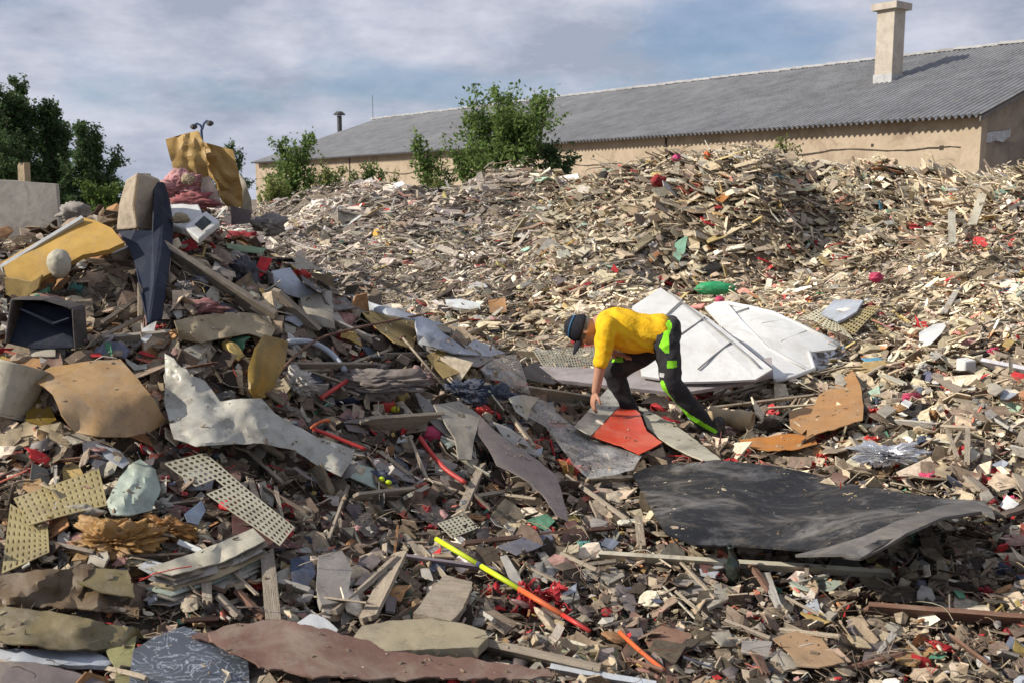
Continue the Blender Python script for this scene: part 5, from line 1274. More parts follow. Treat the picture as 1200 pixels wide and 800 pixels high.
lm('the olive green tube', 686, 772)
lump('stone_lump', 'cream rubble lump left of the olive green tube', 'rubble', 628, 755, 40, 30, K['beige'], lift=.03, rough=.3, sub=3, smooth=False)
lump('stone_lump', 'small cream rubble lump at the bottom centre edge', 'rubble', 640, 792, 30, 14, K['tan'], lift=.05, rough=.3, sub=3, smooth=False)
# neon striped pole
root = empty('striped_pole', G(600, 690, .1), 'thin pole, neon yellow above and orange below, lying across the centre bottom', 'pole')
def rodpart(nm, pts, r, m, lift=.16):
    v, f = tube([G(x, y, lift) for x, y in pts], r, 10); return place(nm, v, f, m, root, True)
q0, q1 = G(511, 631, .17), G(691, 739, .14)
def seg(nm, s0, s1, m, r=.0115):
    v, f = tube([q0.lerp(q1, s0), q0.lerp(q1, s1)], r, 12); return place(nm, v, f, m, root, True)
seg('yellow_segment', 0, .30, K['neon']); seg('joint_ring', .30, .325, mat('ring_blue', (.05, .06, .12)), .0128); seg('yellow_segment', .325, .575, K['neon']); seg('orange_segment', .575, .84, K['orange']); seg('orange_segment', .84, 1, K['red'], .0095)
lm('the neon striped pole', 600, 684)
rod('plastic_tube', 'thin orange stick right of the neon striped pole, at the bottom edge', 'stick', [(726, 740), (750, 762), (778, 785)], .009, K['orange'], lift=.12, mark='the thin orange stick')
tangle('cord_tangle', 'bright crimson cord tangle under the neon striped pole', 'cord', 622, 710, 92, 44, mat('crimson_cord', (.40, .02, .03), (.28, .015, .02), dirt=.2, rough=.8), n=22, r=.010, mark='the crimson cord tangle')
tangle('cord_tangle', 'small crimson cord knot right of the crimson tangle', 'cord', 655, 700, 22, 34, mat('crimson_cord', (.40, .02, .03)), n=6, r=.009)
plank('batten', 'thin lilac grey board pointing at the neon pole from the left', 'batten', (478, 652), (580, 667), .028, mat('lilac_board', (.27, .22, .25), (.2, .17, .19)), lift=.13, t=.012, mark='the thin lilac board')
plank('batten', 'brown round stick right of the small perforated scrap', 'stick', (545, 636), (718, 618), .024, K['wood4'], lift=.12, t=.02)
sheet('vinyl_flap', 'blue grey blade shaped flap under the brown round stick', 'flap', [(583, 640), (612, 630), (645, 620), (648, 632), (630, 642), (606, 650)], mat('blue_grey_vinyl', (.15, .15, .18), (.11, .11, .13), dirt=.3), lift=.13, order=1, mark='the blade shaped flap')
sheet('board_scrap', 'pale narrow triangular scrap standing below the blade shaped flap', 'scrap', [(586, 652), (594, 650), (615, 688), (600, 686)], K['lgrey'], lift=.12, order=1)
plank('batten', 'thin pale stick standing left of the pale flat board', 'stick', (385, 632), (408, 569), .014, K['wood'], lift=.1, t=.012)
sheet('board_scrap', 'dark grey square scrap left of the small perforated scrap', 'board', [(478, 590), (510, 592), (530, 606), (515, 618), (490, 606)], K['dark'], lift=.09)
plank('batten', 'grey upright board in the dark hollow of the lower left', 'board', (313, 648), (320, 724), .055, K['wood'], lift=.14, t=.018, mark='the grey upright board')
sheet('board_scrap', 'broad mauve grey slab right of the grey upright board', 'slab', [(372, 654), (400, 648), (412, 670), (405, 708), (376, 712), (370, 690)], K['grey'], lift=.12, order=1, thick=.03, mark='the mauve grey slab')
sheet('cloth_scrap', 'navy cloth scrap left of the mauve grey slab', 'cloth', [(340, 655), (364, 650), (370, 672), (360, 690), (342, 684)], K['navyrag'], lift=.12)
for i, (a, b, w, mt, lab) in enumerate([
    ((258, 700), (280, 722), .035, 'wood', 'short grey board end in the hollow under the newspaper stack'),
    ((280, 694), (308, 722), .03, 'wood4', 'short brown board end left of the grey upright board'),
    ((328, 682), (362, 692), .04, 'lgrey', 'fat grey pipe piece right of the grey upright board'),
    ((392, 716), (462, 655), .05, 'wood', 'broad split plank rising right beside the mauve grey slab'),
    ((432, 722), (468, 650), .07, 'wood2', 'tan splintered plank standing left of the tan angular slab'),
    ((455, 728), (492, 708), .02, 'wood3', 'thin dark stick left of the tan angular slab'),
    ((705, 650), (1042, 672), .055, 'cream', 'very long pale batten lying level below the black rubber sheet'),
    ((813, 622), (811, 662), .022, 'wood2', 'pointed pale stake standing before the black rubber sheet'),
    ((872, 650), (902, 692), .030, 'wood4', 'orange brown stick below the black rubber sheet'),
    ((795, 655), (838, 700), .018, 'wood2', 'thin pale stick crossing under the long pale batten'),
    ((1018, 712), (1200, 726), .075, 'wood4', 'long brown plank lying at the lower right edge'),
    ((748, 606), (752, 640), .04, 'wood2', 'pale stake at the left tip of the black rubber sheet'),
    ((922, 700), (960, 720), .02, 'wood', 'short grey stick left of the long brown plank'),
    ((660, 650), (700, 668), .03, 'wood', 'short grey stick at the left end of the very long pale batten')]):
    plank('batten' if w < .06 else 'timber_plank', lab, 'batten' if w < .06 else 'plank', a, b, w, K[mt], t=min(.02, w * .6), lift=.12)
lm('the very long pale batten', 870, 660); lm('the long brown plank', 1110, 718)
sheet('board_scrap', 'dark brown board under the right tip of the long pale batten', 'board', [(1015, 688), (1060, 690), (1110, 700), (1080, 706), (1030, 702)], K['wood3'], lift=.09)
sheet('cardboard', 'orange tan cardboard at the bottom right of centre', 'cardboard', [(905, 748), (930, 740), (958, 739), (970, 758), (990, 776), (960, 782), (935, 780), (925, 765)], mat('orange_tan_card', (.36, .23, .13), (.28, .18, .10), dirt=.35), lift=.12, mark='the orange tan cardboard')
sheet('cardboard', 'rusty brown cardboard flap right of the thin orange stick', 'cardboard', [(752, 745), (775, 733), (810, 742), (812, 760), (790, 768), (765, 765)], mat('rusty_card', (.22, .12, .08), (.16, .09, .06), dirt=.35), lift=.1)
sheet('board_scrap', 'lilac grey board left of the orange tan cardboard', 'board', [(870, 748), (905, 752), (900, 770), (868, 764)], K['grey'], lift=.1)
root = empty('glass_bottle', G(862, 690, .03), 'dark glass bottle standing below the black rubber sheet', 'bottle')
bm_ = mat('dark_bottle_glass', (.01, .02, .015), dirt=.15, rough=.12, spec=.7)
o = lathe('bottle_body', [(.002, 0), (.033, .004), (.035, .11), (.03, .135), (.013, .165), (.012, .20), (.015, .202), (.015, .212), (.010, .213)], bm_, 20, root)
o.location = (0, 0, 0); o.rotation_euler = (R(4), R(-9), 0)
lm('the dark bottle', 859, 668)
sheet('plastic_sheet', 'greyish green torn sheet right of the dark bottle', 'sheet', [(925, 682), (960, 676), (990, 682), (975, 692), (945, 692)], K['mint'], lift=.1)
# ======================= black rubber sheet
K['duty'] = mat('dusty_rubber_edge', (.13, .12, .115), (.08, .075, .07), dirt=.4, scale=6, rough=.7, dirtcol=(.2, .18, .16))  # paler than the sheet: dust plus light on the fold, put into colour
def rub(x, y, up=0):
    t = math.tan(PITCH + math.atan((y - 400) / F))
    k = math.exp(-((x - 1125) / 120) ** 2); fr = min(1, max(0, (y - 560) / 60))
    z = .245 + .27 * k * fr + .05 * math.sin(x / 60) * fr + .04 * math.sin(x / 37 + y / 25) + .05 * math.exp(-((x - 1000) / 60) ** 2) * fr - .03 * (1 - fr) + up
    return (CAMZ - z) / t
bigsheet = sheet('rubber_sheet', 'huge black rubber sheet with pale dust lying right of centre', 'rubber sheet',
      [(741, 556, .02), (762, 546), (800, 543), (850, 540), (905, 546), (942, 553), (990, 566), (1060, 578), (1110, 585, .05), (1150, 587, .1), (1164, 598, .12), (1150, 601, .18), (1105, 608, .22), (1060, 624, .24), (1008, 655, .22), (975, 652, .14), (945, 645, .12), (880, 640, .08), (815, 639, .06), (780, 625, .04), (760, 590, .03)],
      K['black'], d=rub, order=0, thick=.010, wr=.02, ws=3.0, fold=.012, res=4.5, rag=.2, mark='the black rubber sheet')
sheet('folded_edge', None, None, [(932, 651, .02), (985, 650, .05), (1010, 655, .05), (1040, 640, .08), (1062, 626, .1), (1105, 607, .12), (1150, 600, .1), (1166, 607, .04), (1163, 598, .1), (1140, 588, .12), (1100, 594, .12), (1050, 612, .1), (1010, 630, .06), (970, 642, .04)], K['duty'], d=lambda x, y: rub(x, y, .055), order=0, thick=.012, wr=.006, rag=.2, parent=bigsheet)
# ======================= right middle
K['tanpipe'] = mat('tan_clay_pipe', (.42, .31, .18), (.33, .24, .13), dirt=.35, rough=.6)
root = empty('clay_pipe', G(857, 498, .06), 'tan brown ribbed pipe piece beside the rear shoe of the man', 'pipe')
a_ = G(832, 486, .17); b_ = G(882, 494, .17); L_ = (b_ - a_).length
o = lathe('pipe_wall', [(.060, 0), (.072, .0), (.072, .05), (.062, .06), (.062, L_ * .55), (.075, L_ * .58), (.075, L_), (.062, L_), (.058, .02)], K['tanpipe'], 24, root)
o.location = a_ - root.location; o.rotation_euler = (b_ - a_).to_track_quat('Z', 'Y').to_euler()
lm('the tan ribbed pipe', 857, 492)
sheet('plastic_sheet', 'upright torn orange sheet right of the tan ribbed pipe', 'sheet', [(960, 462, .02), (975, 455), (990, 442), (999, 434, .06), (1008, 450), (1012, 475), (1011, 492), (985, 500), (958, 508), (945, 515), (948, 490)], K['oranged'], lift=.16, thick=.006, fold=.012, mark='the upright orange sheet')
sheet('plastic_sheet', 'low orange flap at the foot of the upright orange sheet', 'sheet', [(866, 515), (895, 512), (925, 508), (950, 508), (958, 520), (935, 526), (900, 528), (872, 524)], mat('bright_orange_sheet', (.50, .20, .04), (.42, .16, .03), dirt=.3, trans=.15, dirtcol=(.36, .25, .14)), lift=.13, fold=.012)
sheet('plastic_sheet', 'amber fold joining the two orange sheets', 'sheet', [(924, 482), (945, 476), (960, 474), (955, 496), (940, 508), (926, 500)], K['oranged'], lift=.15)
lump('plastic_roll', 'small amber rolled film under the low orange flap', 'film roll', 925, 530, 34, 13, K['yfoam'], lift=.04, rough=.15)
rod('plastic_ring', 'red plastic ring left of the low orange flap', 'ring', [(857, 530), (866, 525), (878, 528), (878, 535), (866, 537), (857, 532)], .009, K['red'], lift=.06)
lump('foil_wad', 'crumpled silver foil lying behind the black rubber sheet', 'foil', 1040, 533, 88, 26, K['silver'], lift=.14, rough=.6, sub=6, deep=1.2, ws=2.6, smooth=False, mark='the silver foil')
sheet('foam_board', 'pale blue board lying on the slope above the perforated sheets', 'board', [(962, 368), (978, 352), (1012, 353), (1004, 366), (982, 378)], K['paleblue'], lift=.24, order=1, thick=.02, mark='the pale blue board')
perf('perforated_sheet', 'cream perforated sheet below the pale blue board on the right slope', 'perforated sheet', [(940, 372), (960, 362), (990, 385), (1000, 398)], 6, 12, K['perf'], lift=.24, group='perforated plastic sheets', mark='the perforated sheets on the slope')
perf('perforated_sheet', 'yellowish perforated sheet right of the cream one on the right slope', 'perforated sheet', [(985, 382), (1018, 358), (1032, 360), (1000, 392)], 10, 5, K['yperf'], lift=.25, group='perforated plastic sheets')
perf('perforated_sheet', 'flat perforated sheet left of the man behind the dark grey flap', 'perforated sheet', [(625, 412), (700, 405), (704, 432), (640, 434)], 22, 9, K['perf'], lift=.2, group='perforated plastic sheets', mark='the perforated sheet behind the man')
sheet('plastic_shard', 'white jagged plastic sheet high on the right slope', 'plastic sheet', [(1077, 390), (1095, 380), (1112, 377), (1104, 390), (1090, 404), (1077, 405)], K['white'], lift=.2, mark='the white jagged plastic')
plank('edge_strip', 'pale lilac strip at the right edge of the picture', 'strip', (1157, 426), (1206, 436), .12, mat('pale_lilac_board', (.50, .50, .55), (.42, .42, .46)), lift=.12, t=.03)
block('foam_block', 1132, 432, (.10, .12, .16), (4, -6, 12), K['white'], lift=.12, label='small white block left of the pale lilac strip', cat='block', mark='the small white block')
lump('plastic_bag', 'bright blue plastic scrap at the right edge above the lilac strip', 'bag', 1193, 388, 24, 12, K['blue'], lift=.05, rough=.4)
lump('plastic_tub', 'bright green tub lying above the white panels', 'tub', 838, 338, 48, 17, K['green'], lift=.22, rough=.18, ws=1.1, mark='the bright green tub')
lump('cloth_bundle', 'small crimson bag right of the bright green tub', 'bag', 843, 353, 12, 12, K['magenta'], lift=.22)
lump('cloth_bundle', 'crimson bag on the slope above the bright green tub', 'bag', 1027, 325, 19, 12, K['magenta'], lift=.24)
sheet('plastic_sheet', 'light green torn plastic hanging on the shaded bank', 'sheet', [(791, 285), (806, 276), (803, 295), (796, 306), (789, 300)], mat('sea_green_plastic', (.20, .40, .28), (.15, .3, .22)), lift=.25)
sheet('board_scrap', 'orange board scrap on the bank of the far heap', 'board', [(838, 233), (850, 226), (857, 228), (846, 238)], mat('orange_brown_scrap', (.48, .20, .05)), lift=.25)
lump('plastic_bag', 'crimson scrap on the far heap below the pink bag', 'bag', 772, 212, 18, 16, K['crimson'], lift=.25)
lump('plastic_bag', 'bright pink bag on the crest of the far heap', 'bag', 793, 185, 11, 9, mat('hot_pink', (.7, .08, .25)), lift=.0, d=14.9)
lump('plastic_bag', 'orange scrap on the crest right of the bright pink bag', 'bag', 829, 183, 8, 11, K['orange'], lift=.0, d=14.9)
sheet('glass_tube', 'frosted clear bottle lying on the pale slope left of the man', 'bottle', [(522, 353), (540, 352), (563, 358), (563, 365), (540, 363), (524, 360)], mat('frosted_plastic', (.55, .58, .58), (.48, .5, .5), rough=.3), lift=.2, thick=.04)
sheet('board_scrap', 'orange brown square scrap right of the frosted clear bottle', 'scrap', [(572, 352), (592, 349), (594, 366), (574, 367)], K['brown2'], lift=.2)
lump('stone_lump', 'reddish rubble lump on the pale slope left of the head of the man', 'rubble', 633, 358, 30, 14, mat('brick_red', (.3, .13, .08), (.22, .1, .07)), lift=.03, rough=.35)
plank('batten', 'pale white leaning batten on the bank right of the pink bag', 'batten', (823, 190), (832, 226), .12, K['cream'], lift=.3)
plank('batten', 'long pale batten standing on the right slope of the far heap', 'batten', (1140, 262), (1152, 228), .10, K['cream'], lift=.3)
plank('batten', 'upright pale batten left of the long one on the far slope', 'batten', (1116, 284), (1115, 248), .08, K['cream'], lift=.3)
plank('batten', 'long grey pole leaning on the right slope above the white panels', 'pole', (1000, 410), (1058, 358), .03, K['wood'], lift=.12)
plank('batten', 'pale batten standing with a dark back on the right slope', 'batten', (1107, 366), (1124, 336), .06, K['lgrey'], lift=.14)
# pale trestle frame
root = empty('trestle_frame', G(1120, 540, .03), 'small pale wooden trestle standing on the right', 'trestle')
def strut(nm, a, b, w, lift=.16):
    return plank(nm, None, None, a, b, w, K['wood2'], t=.018, lift=lift, parent=root, split=.1)
strut('top_rail', (1104, 500), (1144, 502), .03); strut('leg', (1110, 504), (1122, 536), .02); strut('leg', (1134, 503), (1133, 542), .03); strut('brace', (1126, 506), (1112, 530), .018)
lm('the pale trestle', 1122, 520)
for i, (x, y, w, h, lab) in enumerate([(1046, 440, 32, 26, 'crimson rag on the right slope above the upright orange sheet'), (1068, 466, 24, 16, 'red plastic lump right of the crimson rag on the slope'),
    (1024, 488, 24, 26, 'dark red rag right of the upright orange sheet'), (1020, 516, 18, 14, 'red scrap directly above the silver foil'), (970, 538, 22, 10, 'pink red scrap left of the silver foil'),
    (1093, 560, 32, 18, 'dusty red rag right of the silver foil'), (1040, 386, 14, 12, 'pink red scrap beside the perforated sheets on the slope'), (1185, 588, 18, 18, 'bright red scrap at the right edge level with the rubber sheet'),
    (1150, 566, 30, 14, 'dull red rag left of the bright red scrap at the right edge'), (945, 352, 20, 14, 'red rag above the white panels on the slope'), (948, 548, 20, 12, 'small red scrap behind the top edge of the rubber sheet'), (1165, 412, 18, 10, 'pink scrap above the pale lilac strip'),
    (812, 466, 60, 8, 'long thin red strip behind the shin of the man')]):
    if i % 2 == 0: tangle('red_rag', lab, 'rag', x, y, w, h, K['red'] if i % 3 else K['crimson'], n=8, r=.014 * (1.3 if y < 450 else 1), lift=.05)
    else: lump('red_rag', lab, 'rag', x, y, w, h, K['magenta'] if i % 3 else K['red'], lift=.04, rough=.5)
# ======================= white panels behind the man
root = empty('caravan_panel', G(815, 430, .05), 'large white panel with grey seams leaning directly behind the man', 'panel')
def edgeline(a, b, w, m, lift, nm='seam', d=None):
    return plank(nm, None, None, a, b, w, m, t=.012, lift=lift, parent=root, split=.02, d=d)
PW = [(741, 359), (758, 348), (774, 337), (790, 348), (830, 372), (868, 402), (905, 432), (885, 444), (850, 446), (800, 447), (752, 440), (745, 400)]
dA = lambda x, y: 9.5 - (y - 340) / 100 * 1.2 - (x - 743) * .0006
def flat(name, pts, dfun, thick, m, parent):
    fr = [P(x, y, dfun(x, y)) for x, y in pts]
    n = len(fr); nrm = (fr[3] - fr[0]).cross(fr[-3] - fr[0]).normalized()
    if nrm.dot(Vector((0, 0, CAMZ)) - fr[0]) < 0: nrm = -nrm
    bk = [p - nrm * thick for p in fr]
    return place(name, fr + bk, [tuple(range(n)), tuple(range(n, 2 * n))[::-1]] + [(i, n + i, n + (i + 1) % n, (i + 1) % n) for i in range(n)], m, parent)
flat('skin', PW, dA, .02, K['panel'], root)
K['seam'] = mat('grey_seam', (.30, .30, .29), (.22, .22, .22), dirt=.3)
def ridge(pts, w, m, dfun, parent, up=.012, nm='seam'):
    v, f = tube([P(x, y, dfun(x, y) - .035) for x, y in pts], w, 6); return place(nm, v, f, m, parent, True)
for pts in ([(783, 341), (800, 355), (832, 380), (878, 418), (890, 430)], [(780, 370), (795, 356), (800, 353)], [(797, 392), (815, 380), (826, 372)], [(818, 432), (838, 415), (858, 400)]):
    ridge(pts, .008, K['seam'], dA, root)
lm('the white panels', 860, 395)
root2 = empty('caravan_panel', G(915, 430, .05), 'second white panel, curved and ribbed, right of the one behind the man', 'panel')
dB = lambda x, y: 10.15 - (y - 352) / 100 * 1.5 - .15 * math.sin((x - 820) / 165 * 3.14)
def curved(nm, pts, dfun, m, parent, thick=.015):
    """panel with ribs: a fine mesh so that it curves"""
    bx = [p[0] for p in pts]; by = [p[1] for p in pts]
    n = 26; A2, B2 = min(bx), max(bx)
    top = [p for p in pts[:len(pts) // 2]]; 
    return None
PB = [(826, 361), (838, 355), (851, 354), (880, 359), (906, 366), (945, 384), (985, 403), (978, 410), (950, 413), (954, 433), (930, 440), (908, 447), (900, 428), (876, 408), (850, 388)]
fr = PB
sheet('skin', None, None, PB, K['panel'], d=dB, order=0, thick=.02, wr=.004, rag=.1, bulge=.08, parent=root2)
for pts in ([(851, 355), (870, 378), (900, 408), (950, 434)], [(880, 360), (862, 366)], [(915, 400), (945, 388)], [(893, 379), (925, 374)]):
    v, f = tube([P(x, y, dB(x, y) - .07) for x, y in pts], .012 if len(pts) > 2 else .007, 6); place('rib', v, f, K['panel'] if len(pts) > 2 else K['seam'], root2, True)
v, f = tube([P(x, y, dB(x, y) - .07) for x, y in ((984, 404), (945, 385), (906, 367), (852, 355))], .022, 8); place('rim', v, f, K['panel'], root2, True)
v, f = tube([P(x, y, dB(x, y) - .07) for x, y in ((948, 412), (954, 432), (930, 441), (908, 446))], .020, 8); place('rim', v, f, K['panel'], root2, True)
sheet('plastic_sheet', 'grey crumpled liner spilling from the right end of the curved white panel', 'liner', [(950, 411), (968, 408), (988, 405), (994, 414), (980, 424), (960, 434), (953, 428)], K['silver'], lift=.15, fold=.03, wr=.03)
sheet('timber_plank', 'very wide lilac grey plank lying in front of the white panels', 'plank', [(620, 430), (700, 433), (770, 434), (830, 430), (904, 420), (906, 440), (880, 448), (835, 456), (795, 462), (730, 455), (650, 446)], mat('lilac_grey_wood', (.36, .32, .32), (.29, .26, .26), dirt=.3, scale=5), d=lambda x, y: 8.55 - (y - 430) * .014, order=0, thick=.03, wr=.003, mark='the very wide lilac plank', rag=.3)
for i, (a, b, w, mt, lab) in enumerate([
    ((815, 472), (900, 448), .05, 'wood2', 'pale batten lying under the wide lilac plank, right of the man'),
    ((830, 478), (960, 462), .03, 'wood2', 'long thin yellowish batten right of the man'),
    ((862, 466), (890, 452), .06, 'wood', 'short grey batten crossing the pale one right of the man'),
    ((828, 480), (871, 434), .012, 'wood3', 'thin dark twig leaning on the wide lilac plank'),
    ((900, 478), (1010, 470), .02, 'wood2', 'thin straw coloured batten above the upright orange sheet foot'),
    ((655, 455), (720, 450), .05, 'beige', 'broken tan board behind the hand of the man'),
    ((675, 488), (700, 478), .03, 'wood', 'dark short stick below the hand of the man')]):
    plank('batten', lab, 'batten', a, b, w, K[mt], t=.015, lift=.12)
# ---------------------------------------------------------------- the crouching man
def cone_sphere(a, b, ra, rb, seg=14):
    ax1 = (b - a); L = ax1.length; t = ax1.normalized()
    pts, rr = [], []
    for k in range(5):
        an = math.pi / 2 * (1 - k / 4); pts.append(a - t * ra * math.sin(an)); rr.append(max(ra * math.cos(an), ra * .05))
    for k in range(1, 4): pts.append(a.lerp(b, k / 4)); rr.append(ra + (rb - ra) * k / 4)
    for k in range(5):
        an = math.pi / 2 * (k / 4); pts.append(b + t * rb * math.sin(an)); rr.append(max(rb * math.cos(an), rb * .05))
    return tube(pts, rr, seg)
def chain(pts, rs_):
    return [cone_sphere(pts[i], pts[i + 1], rs_[i], rs_[i + 1]) for i in range(len(pts) - 1)]
def ell(c, r3, X=Vector((1, 0, 0)), Y=Vector((0, 1, 0)), Z=Vector((0, 0, 1)), n=16):
    vs, fs = [], []
    for i in range(1, n):
        th = math.pi * i / n
        for k in range(2 * n):
            ph = math.pi * k / n
            vs.append(c + X * (r3[0] * math.sin(th) * math.cos(ph)) + Y * (r3[1] * math.sin(th) * math.sin(ph)) + Z * (r3[2] * math.cos(th)))
    m_ = 2 * n
    for i in range(n - 2):
        for k in range(m_): fs.append((i * m_ + k, i * m_ + (k + 1) % m_, (i + 1) * m_ + (k + 1) % m_, (i + 1) * m_ + k))
    a = len(vs); vs += [c + Z * r3[2], c - Z * r3[2]]
    for k in range(m_):
        fs.append((a, (k + 1) % m_, k)); fs.append((a + 1, (n - 2) * m_ + k, (n - 2) * m_ + (k + 1) % m_))
    return vs, fs
def fuse(name, prims, voxel, mats, smooth_it=6, parent=None, wrinkle=0, wscale=18, wdir=None, paint=None, label=None, cat=None, cut=None):
    v, f = merge(prims); me = mesh(name, v, f)
    bm = bmesh.new(); bm.from_mesh(me); bmesh.ops.recalc_face_normals(bm, faces=bm.faces); bm.to_mesh(me); bm.free()
    tmp = bpy.data.objects.new('tmp', me); col.objects.link(tmp)
    rm = tmp.modifiers.new('r', 'REMESH'); rm.mode = 'VOXEL'; rm.voxel_size = voxel
    sm = tmp.modifiers.new('s', 'SMOOTH'); sm.iterations = smooth_it; sm.factor = .5
    dg = bpy.context.evaluated_depsgraph_get(); dg.update()
    out = bpy.data.meshes.new_from_object(tmp.evaluated_get(dg)); out.name = name
    bpy.data.objects.remove(tmp)
    if wrinkle:
        ns = [vv.normal.copy() for vv in out.vertices]
        for vv, n_ in zip(out.vertices, ns):
            q = vv.co.copy()
            if wdir is not None: q = q - wdir * q.dot(wdir) * .75
            s_ = 1 - abs(noise.noise(q * wscale)) * 3; s2 = noise.noise(q * wscale * .45)
            vv.co += n_ * wrinkle * (.6 * s_ + s2)
    c = recenter(out)
    if cut:
        bm = bmesh.new(); bm.from_mesh(out)
        bmesh.ops.delete(bm, geom=[x for x in bm.faces if cut(x.calc_center_median() + c)], context='FACES'); bm.to_mesh(out); bm.free()
    out.shade_smooth()
    o = link(name, out, mats, parent); o.location = c - (parent_loc(parent) if parent else Vector())
    if paint:
        for p_ in out.polygons: p_.material_index = paint(p_.center + c, p_.normal)
    return tag(o, label, cat)
def cloth(name, c, c2, rough=.9, b=.3):
    return mat(name, c, c2, dirt=.12, scale=14, rough=rough, bump=b, dirtcol=(.25, .22, .18))
M_skin = mat('skin', (.50, .27, .18), (.42, .21, .14), dirt=.1, scale=14, rough=.55, bump=.1, dirtcol=(.35, .2, .14))
M_shirt = mat('yellow_cotton', (.84, .50, .010), (.76, .43, .008), dirt=.08, scale=9, rough=.9, bump=.6, dirtcol=(.5, .3, .05))
M_trou = mat('black_work_cloth', (.014, .014, .017), (.022, .022, .025), dirt=.12, scale=10, rough=.9, bump=.3, dirtcol=(.10, .09, .08))
M_lime = mat('lime_cloth', (.26, .72, .02), (.22, .62, .02), dirt=.08, scale=8, rough=.8, bump=.2)
M_cap = mat('dark_cap_cloth', (.010, .011, .018), (.014, .015, .022), dirt=.05, scale=14, rough=.85, bump=.3)
M_blue = mat('cap_blue_trim', (.03, .16, .30), (.03, .13, .25), dirt=.05, rough=.6)
M_shoe = mat('shoe_leather', (.03, .027, .025), (.02, .018, .017), dirt=.4, scale=12, rough=.7, dirtcol=(.16, .13, .10))
M_logo = mat('grey_logo', (.5, .52, .52), dirt=.05)
J = lambda x, y, d: P(x, y, d)
cdir = (J(663, 383, 7.5) - J(683, 388, 7.5)).normalized()      # crown of the head
fdir = (J(678, 408, 7.5) - J(683, 388, 7.5)).normalized(); fdir = (fdir - cdir * fdir.dot(cdir)).normalized()
sdir = Vector((0, 1, 0))
H = J(684, 388, 7.46)
def hp_(c_, f_, s_): return H + cdir * c_ + fdir * f_ + sdir * s_
body = []
body.append(ell(hp_(.015, -.012, 0), (.115, .092, .077), cdir, fdir, sdir))        # skull
body.append(ell(hp_(-.055, .03, 0), (.062, .058, .056), cdir, fdir, sdir))         # jaw
body.append(ell(hp_(-.095, .055, 0), (.022, .022, .026), cdir, fdir, sdir))        # chin
body += chain([hp_(.02, .085, 0), hp_(-.018, .108, 0)], [.010, .015])              # nose
body.append(ell(hp_(-.02, .100, 0), (.010, .010, .019), cdir, fdir, sdir))
body.append(ell(hp_(.032, .078, 0), (.010, .012, .055), cdir, fdir, sdir))         # brow
body.append(ell(hp_(-.048, .087, 0), (.006, .010, .024), cdir, fdir, sdir)); body.append(ell(hp_(-.062, .084, 0), (.006, .010, .021), cdir, fdir, sdir))   # lips
for s_ in (-1, 1):
    body.append(ell(hp_(-.005, -.008, s_ * .080), (.032, .018, .010), cdir, (fdir - sdir * s_ * -.3).normalized(), sdir))   # ears
    body.append(ell(hp_(-.01, .065, s_ * .045), (.022, .022, .018), cdir, fdir, sdir))       # cheekbones
neckb = J(708, 376, 7.5)
body += chain([hp_(-.045, -.03, 0), neckb], [.058, .066])
chest = J(727, 385, 7.5); belly = J(753, 389, 7.5); pelv = J(778, 392, 7.5)
tax = (pelv - chest).normalized(); tup = sdir.cross(tax).normalized()
if tup.z < 0: tup = -tup
body.append(ell(chest, (.17, .13, .17), tax, tup, sdir)); body.append(ell(belly, (.16, .11, .15), tax, tup, sdir)); body.append(ell(pelv, (.10, .12, .15), tax, tup, sdir))
nS, nE, nW = J(711, 383, 7.31), J(704, 427, 7.26), J(698, 458, 7.28)
fS, fE, fW = J(711, 382, 7.69), J(712, 424, 7.76), J(720, 414, 7.62)
body += chain([neckb, nS], [.06, .062]) + chain([nS, nE, nW], [.058, .043, .030]) + chain([neckb, fS], [.06, .062]) + chain([fS, fE, fW], [.058, .043, .030])
def hand(wr_, dirv, palm_n, side, curl_):
    """palm, four fingers of unequal length with two bends, and a thumb leaving the side of the palm"""
    dirv = dirv.normalized(); palm_n = (palm_n - dirv * palm_n.dot(dirv)).normalized(); across = dirv.cross(palm_n) * side
    out = [ell(wr_ + dirv * .052, (.052, .017, .041), dirv, palm_n, across)]
    for k, L_ in enumerate((.072, .080, .075, .060)):
        b0 = wr_ + dirv * (.088 - abs(k - 1.3) * .004) + across * (.030 - .020 * k)
        d1 = (dirv + palm_n * curl_ * .5 + across * (.12 - .08 * k)).normalized(); d2 = (dirv + palm_n * curl_ * 1.3).normalized(); d3 = (dirv + palm_n * curl_ * 2.4).normalized()
        p1 = b0 + d1 * L_ * .45; p2 = p1 + d2 * L_ * .32; p3 = p2 + d3 * L_ * .23
        out += chain([wr_ + dirv * .05 + across * (.026 - .018 * k), b0, p1, p2, p3], [.012, .0105, .0095, .0088, .0078])
    t0 = wr_ + dirv * .025 + across * .034; t1 = t0 + (dirv * .6 + across * .8 + palm_n * .3).normalized() * .040; t2 = t1 + (dirv * .9 + across * .25 + palm_n * .5).normalized() * .030
    out += chain([wr_ + dirv * .03 + across * .015, t0, t1, t2], [.016, .014, .012, .010])
    return out
body += hand(nW, J(694, 475, 7.28) - nW, Vector((.9, .3, -.1)), 1, .55)
body += hand(fW, J(732, 416, 7.55) - fW, Vector((0, -.1, -1)), -1, .3)
person = fuse('person', body, .0055, [M_skin], 4, label='man in yellow T-shirt, dark cap and lime striped black trousers bending down over the rubbish', cat='person')
lm('the bending man', 740, 420)
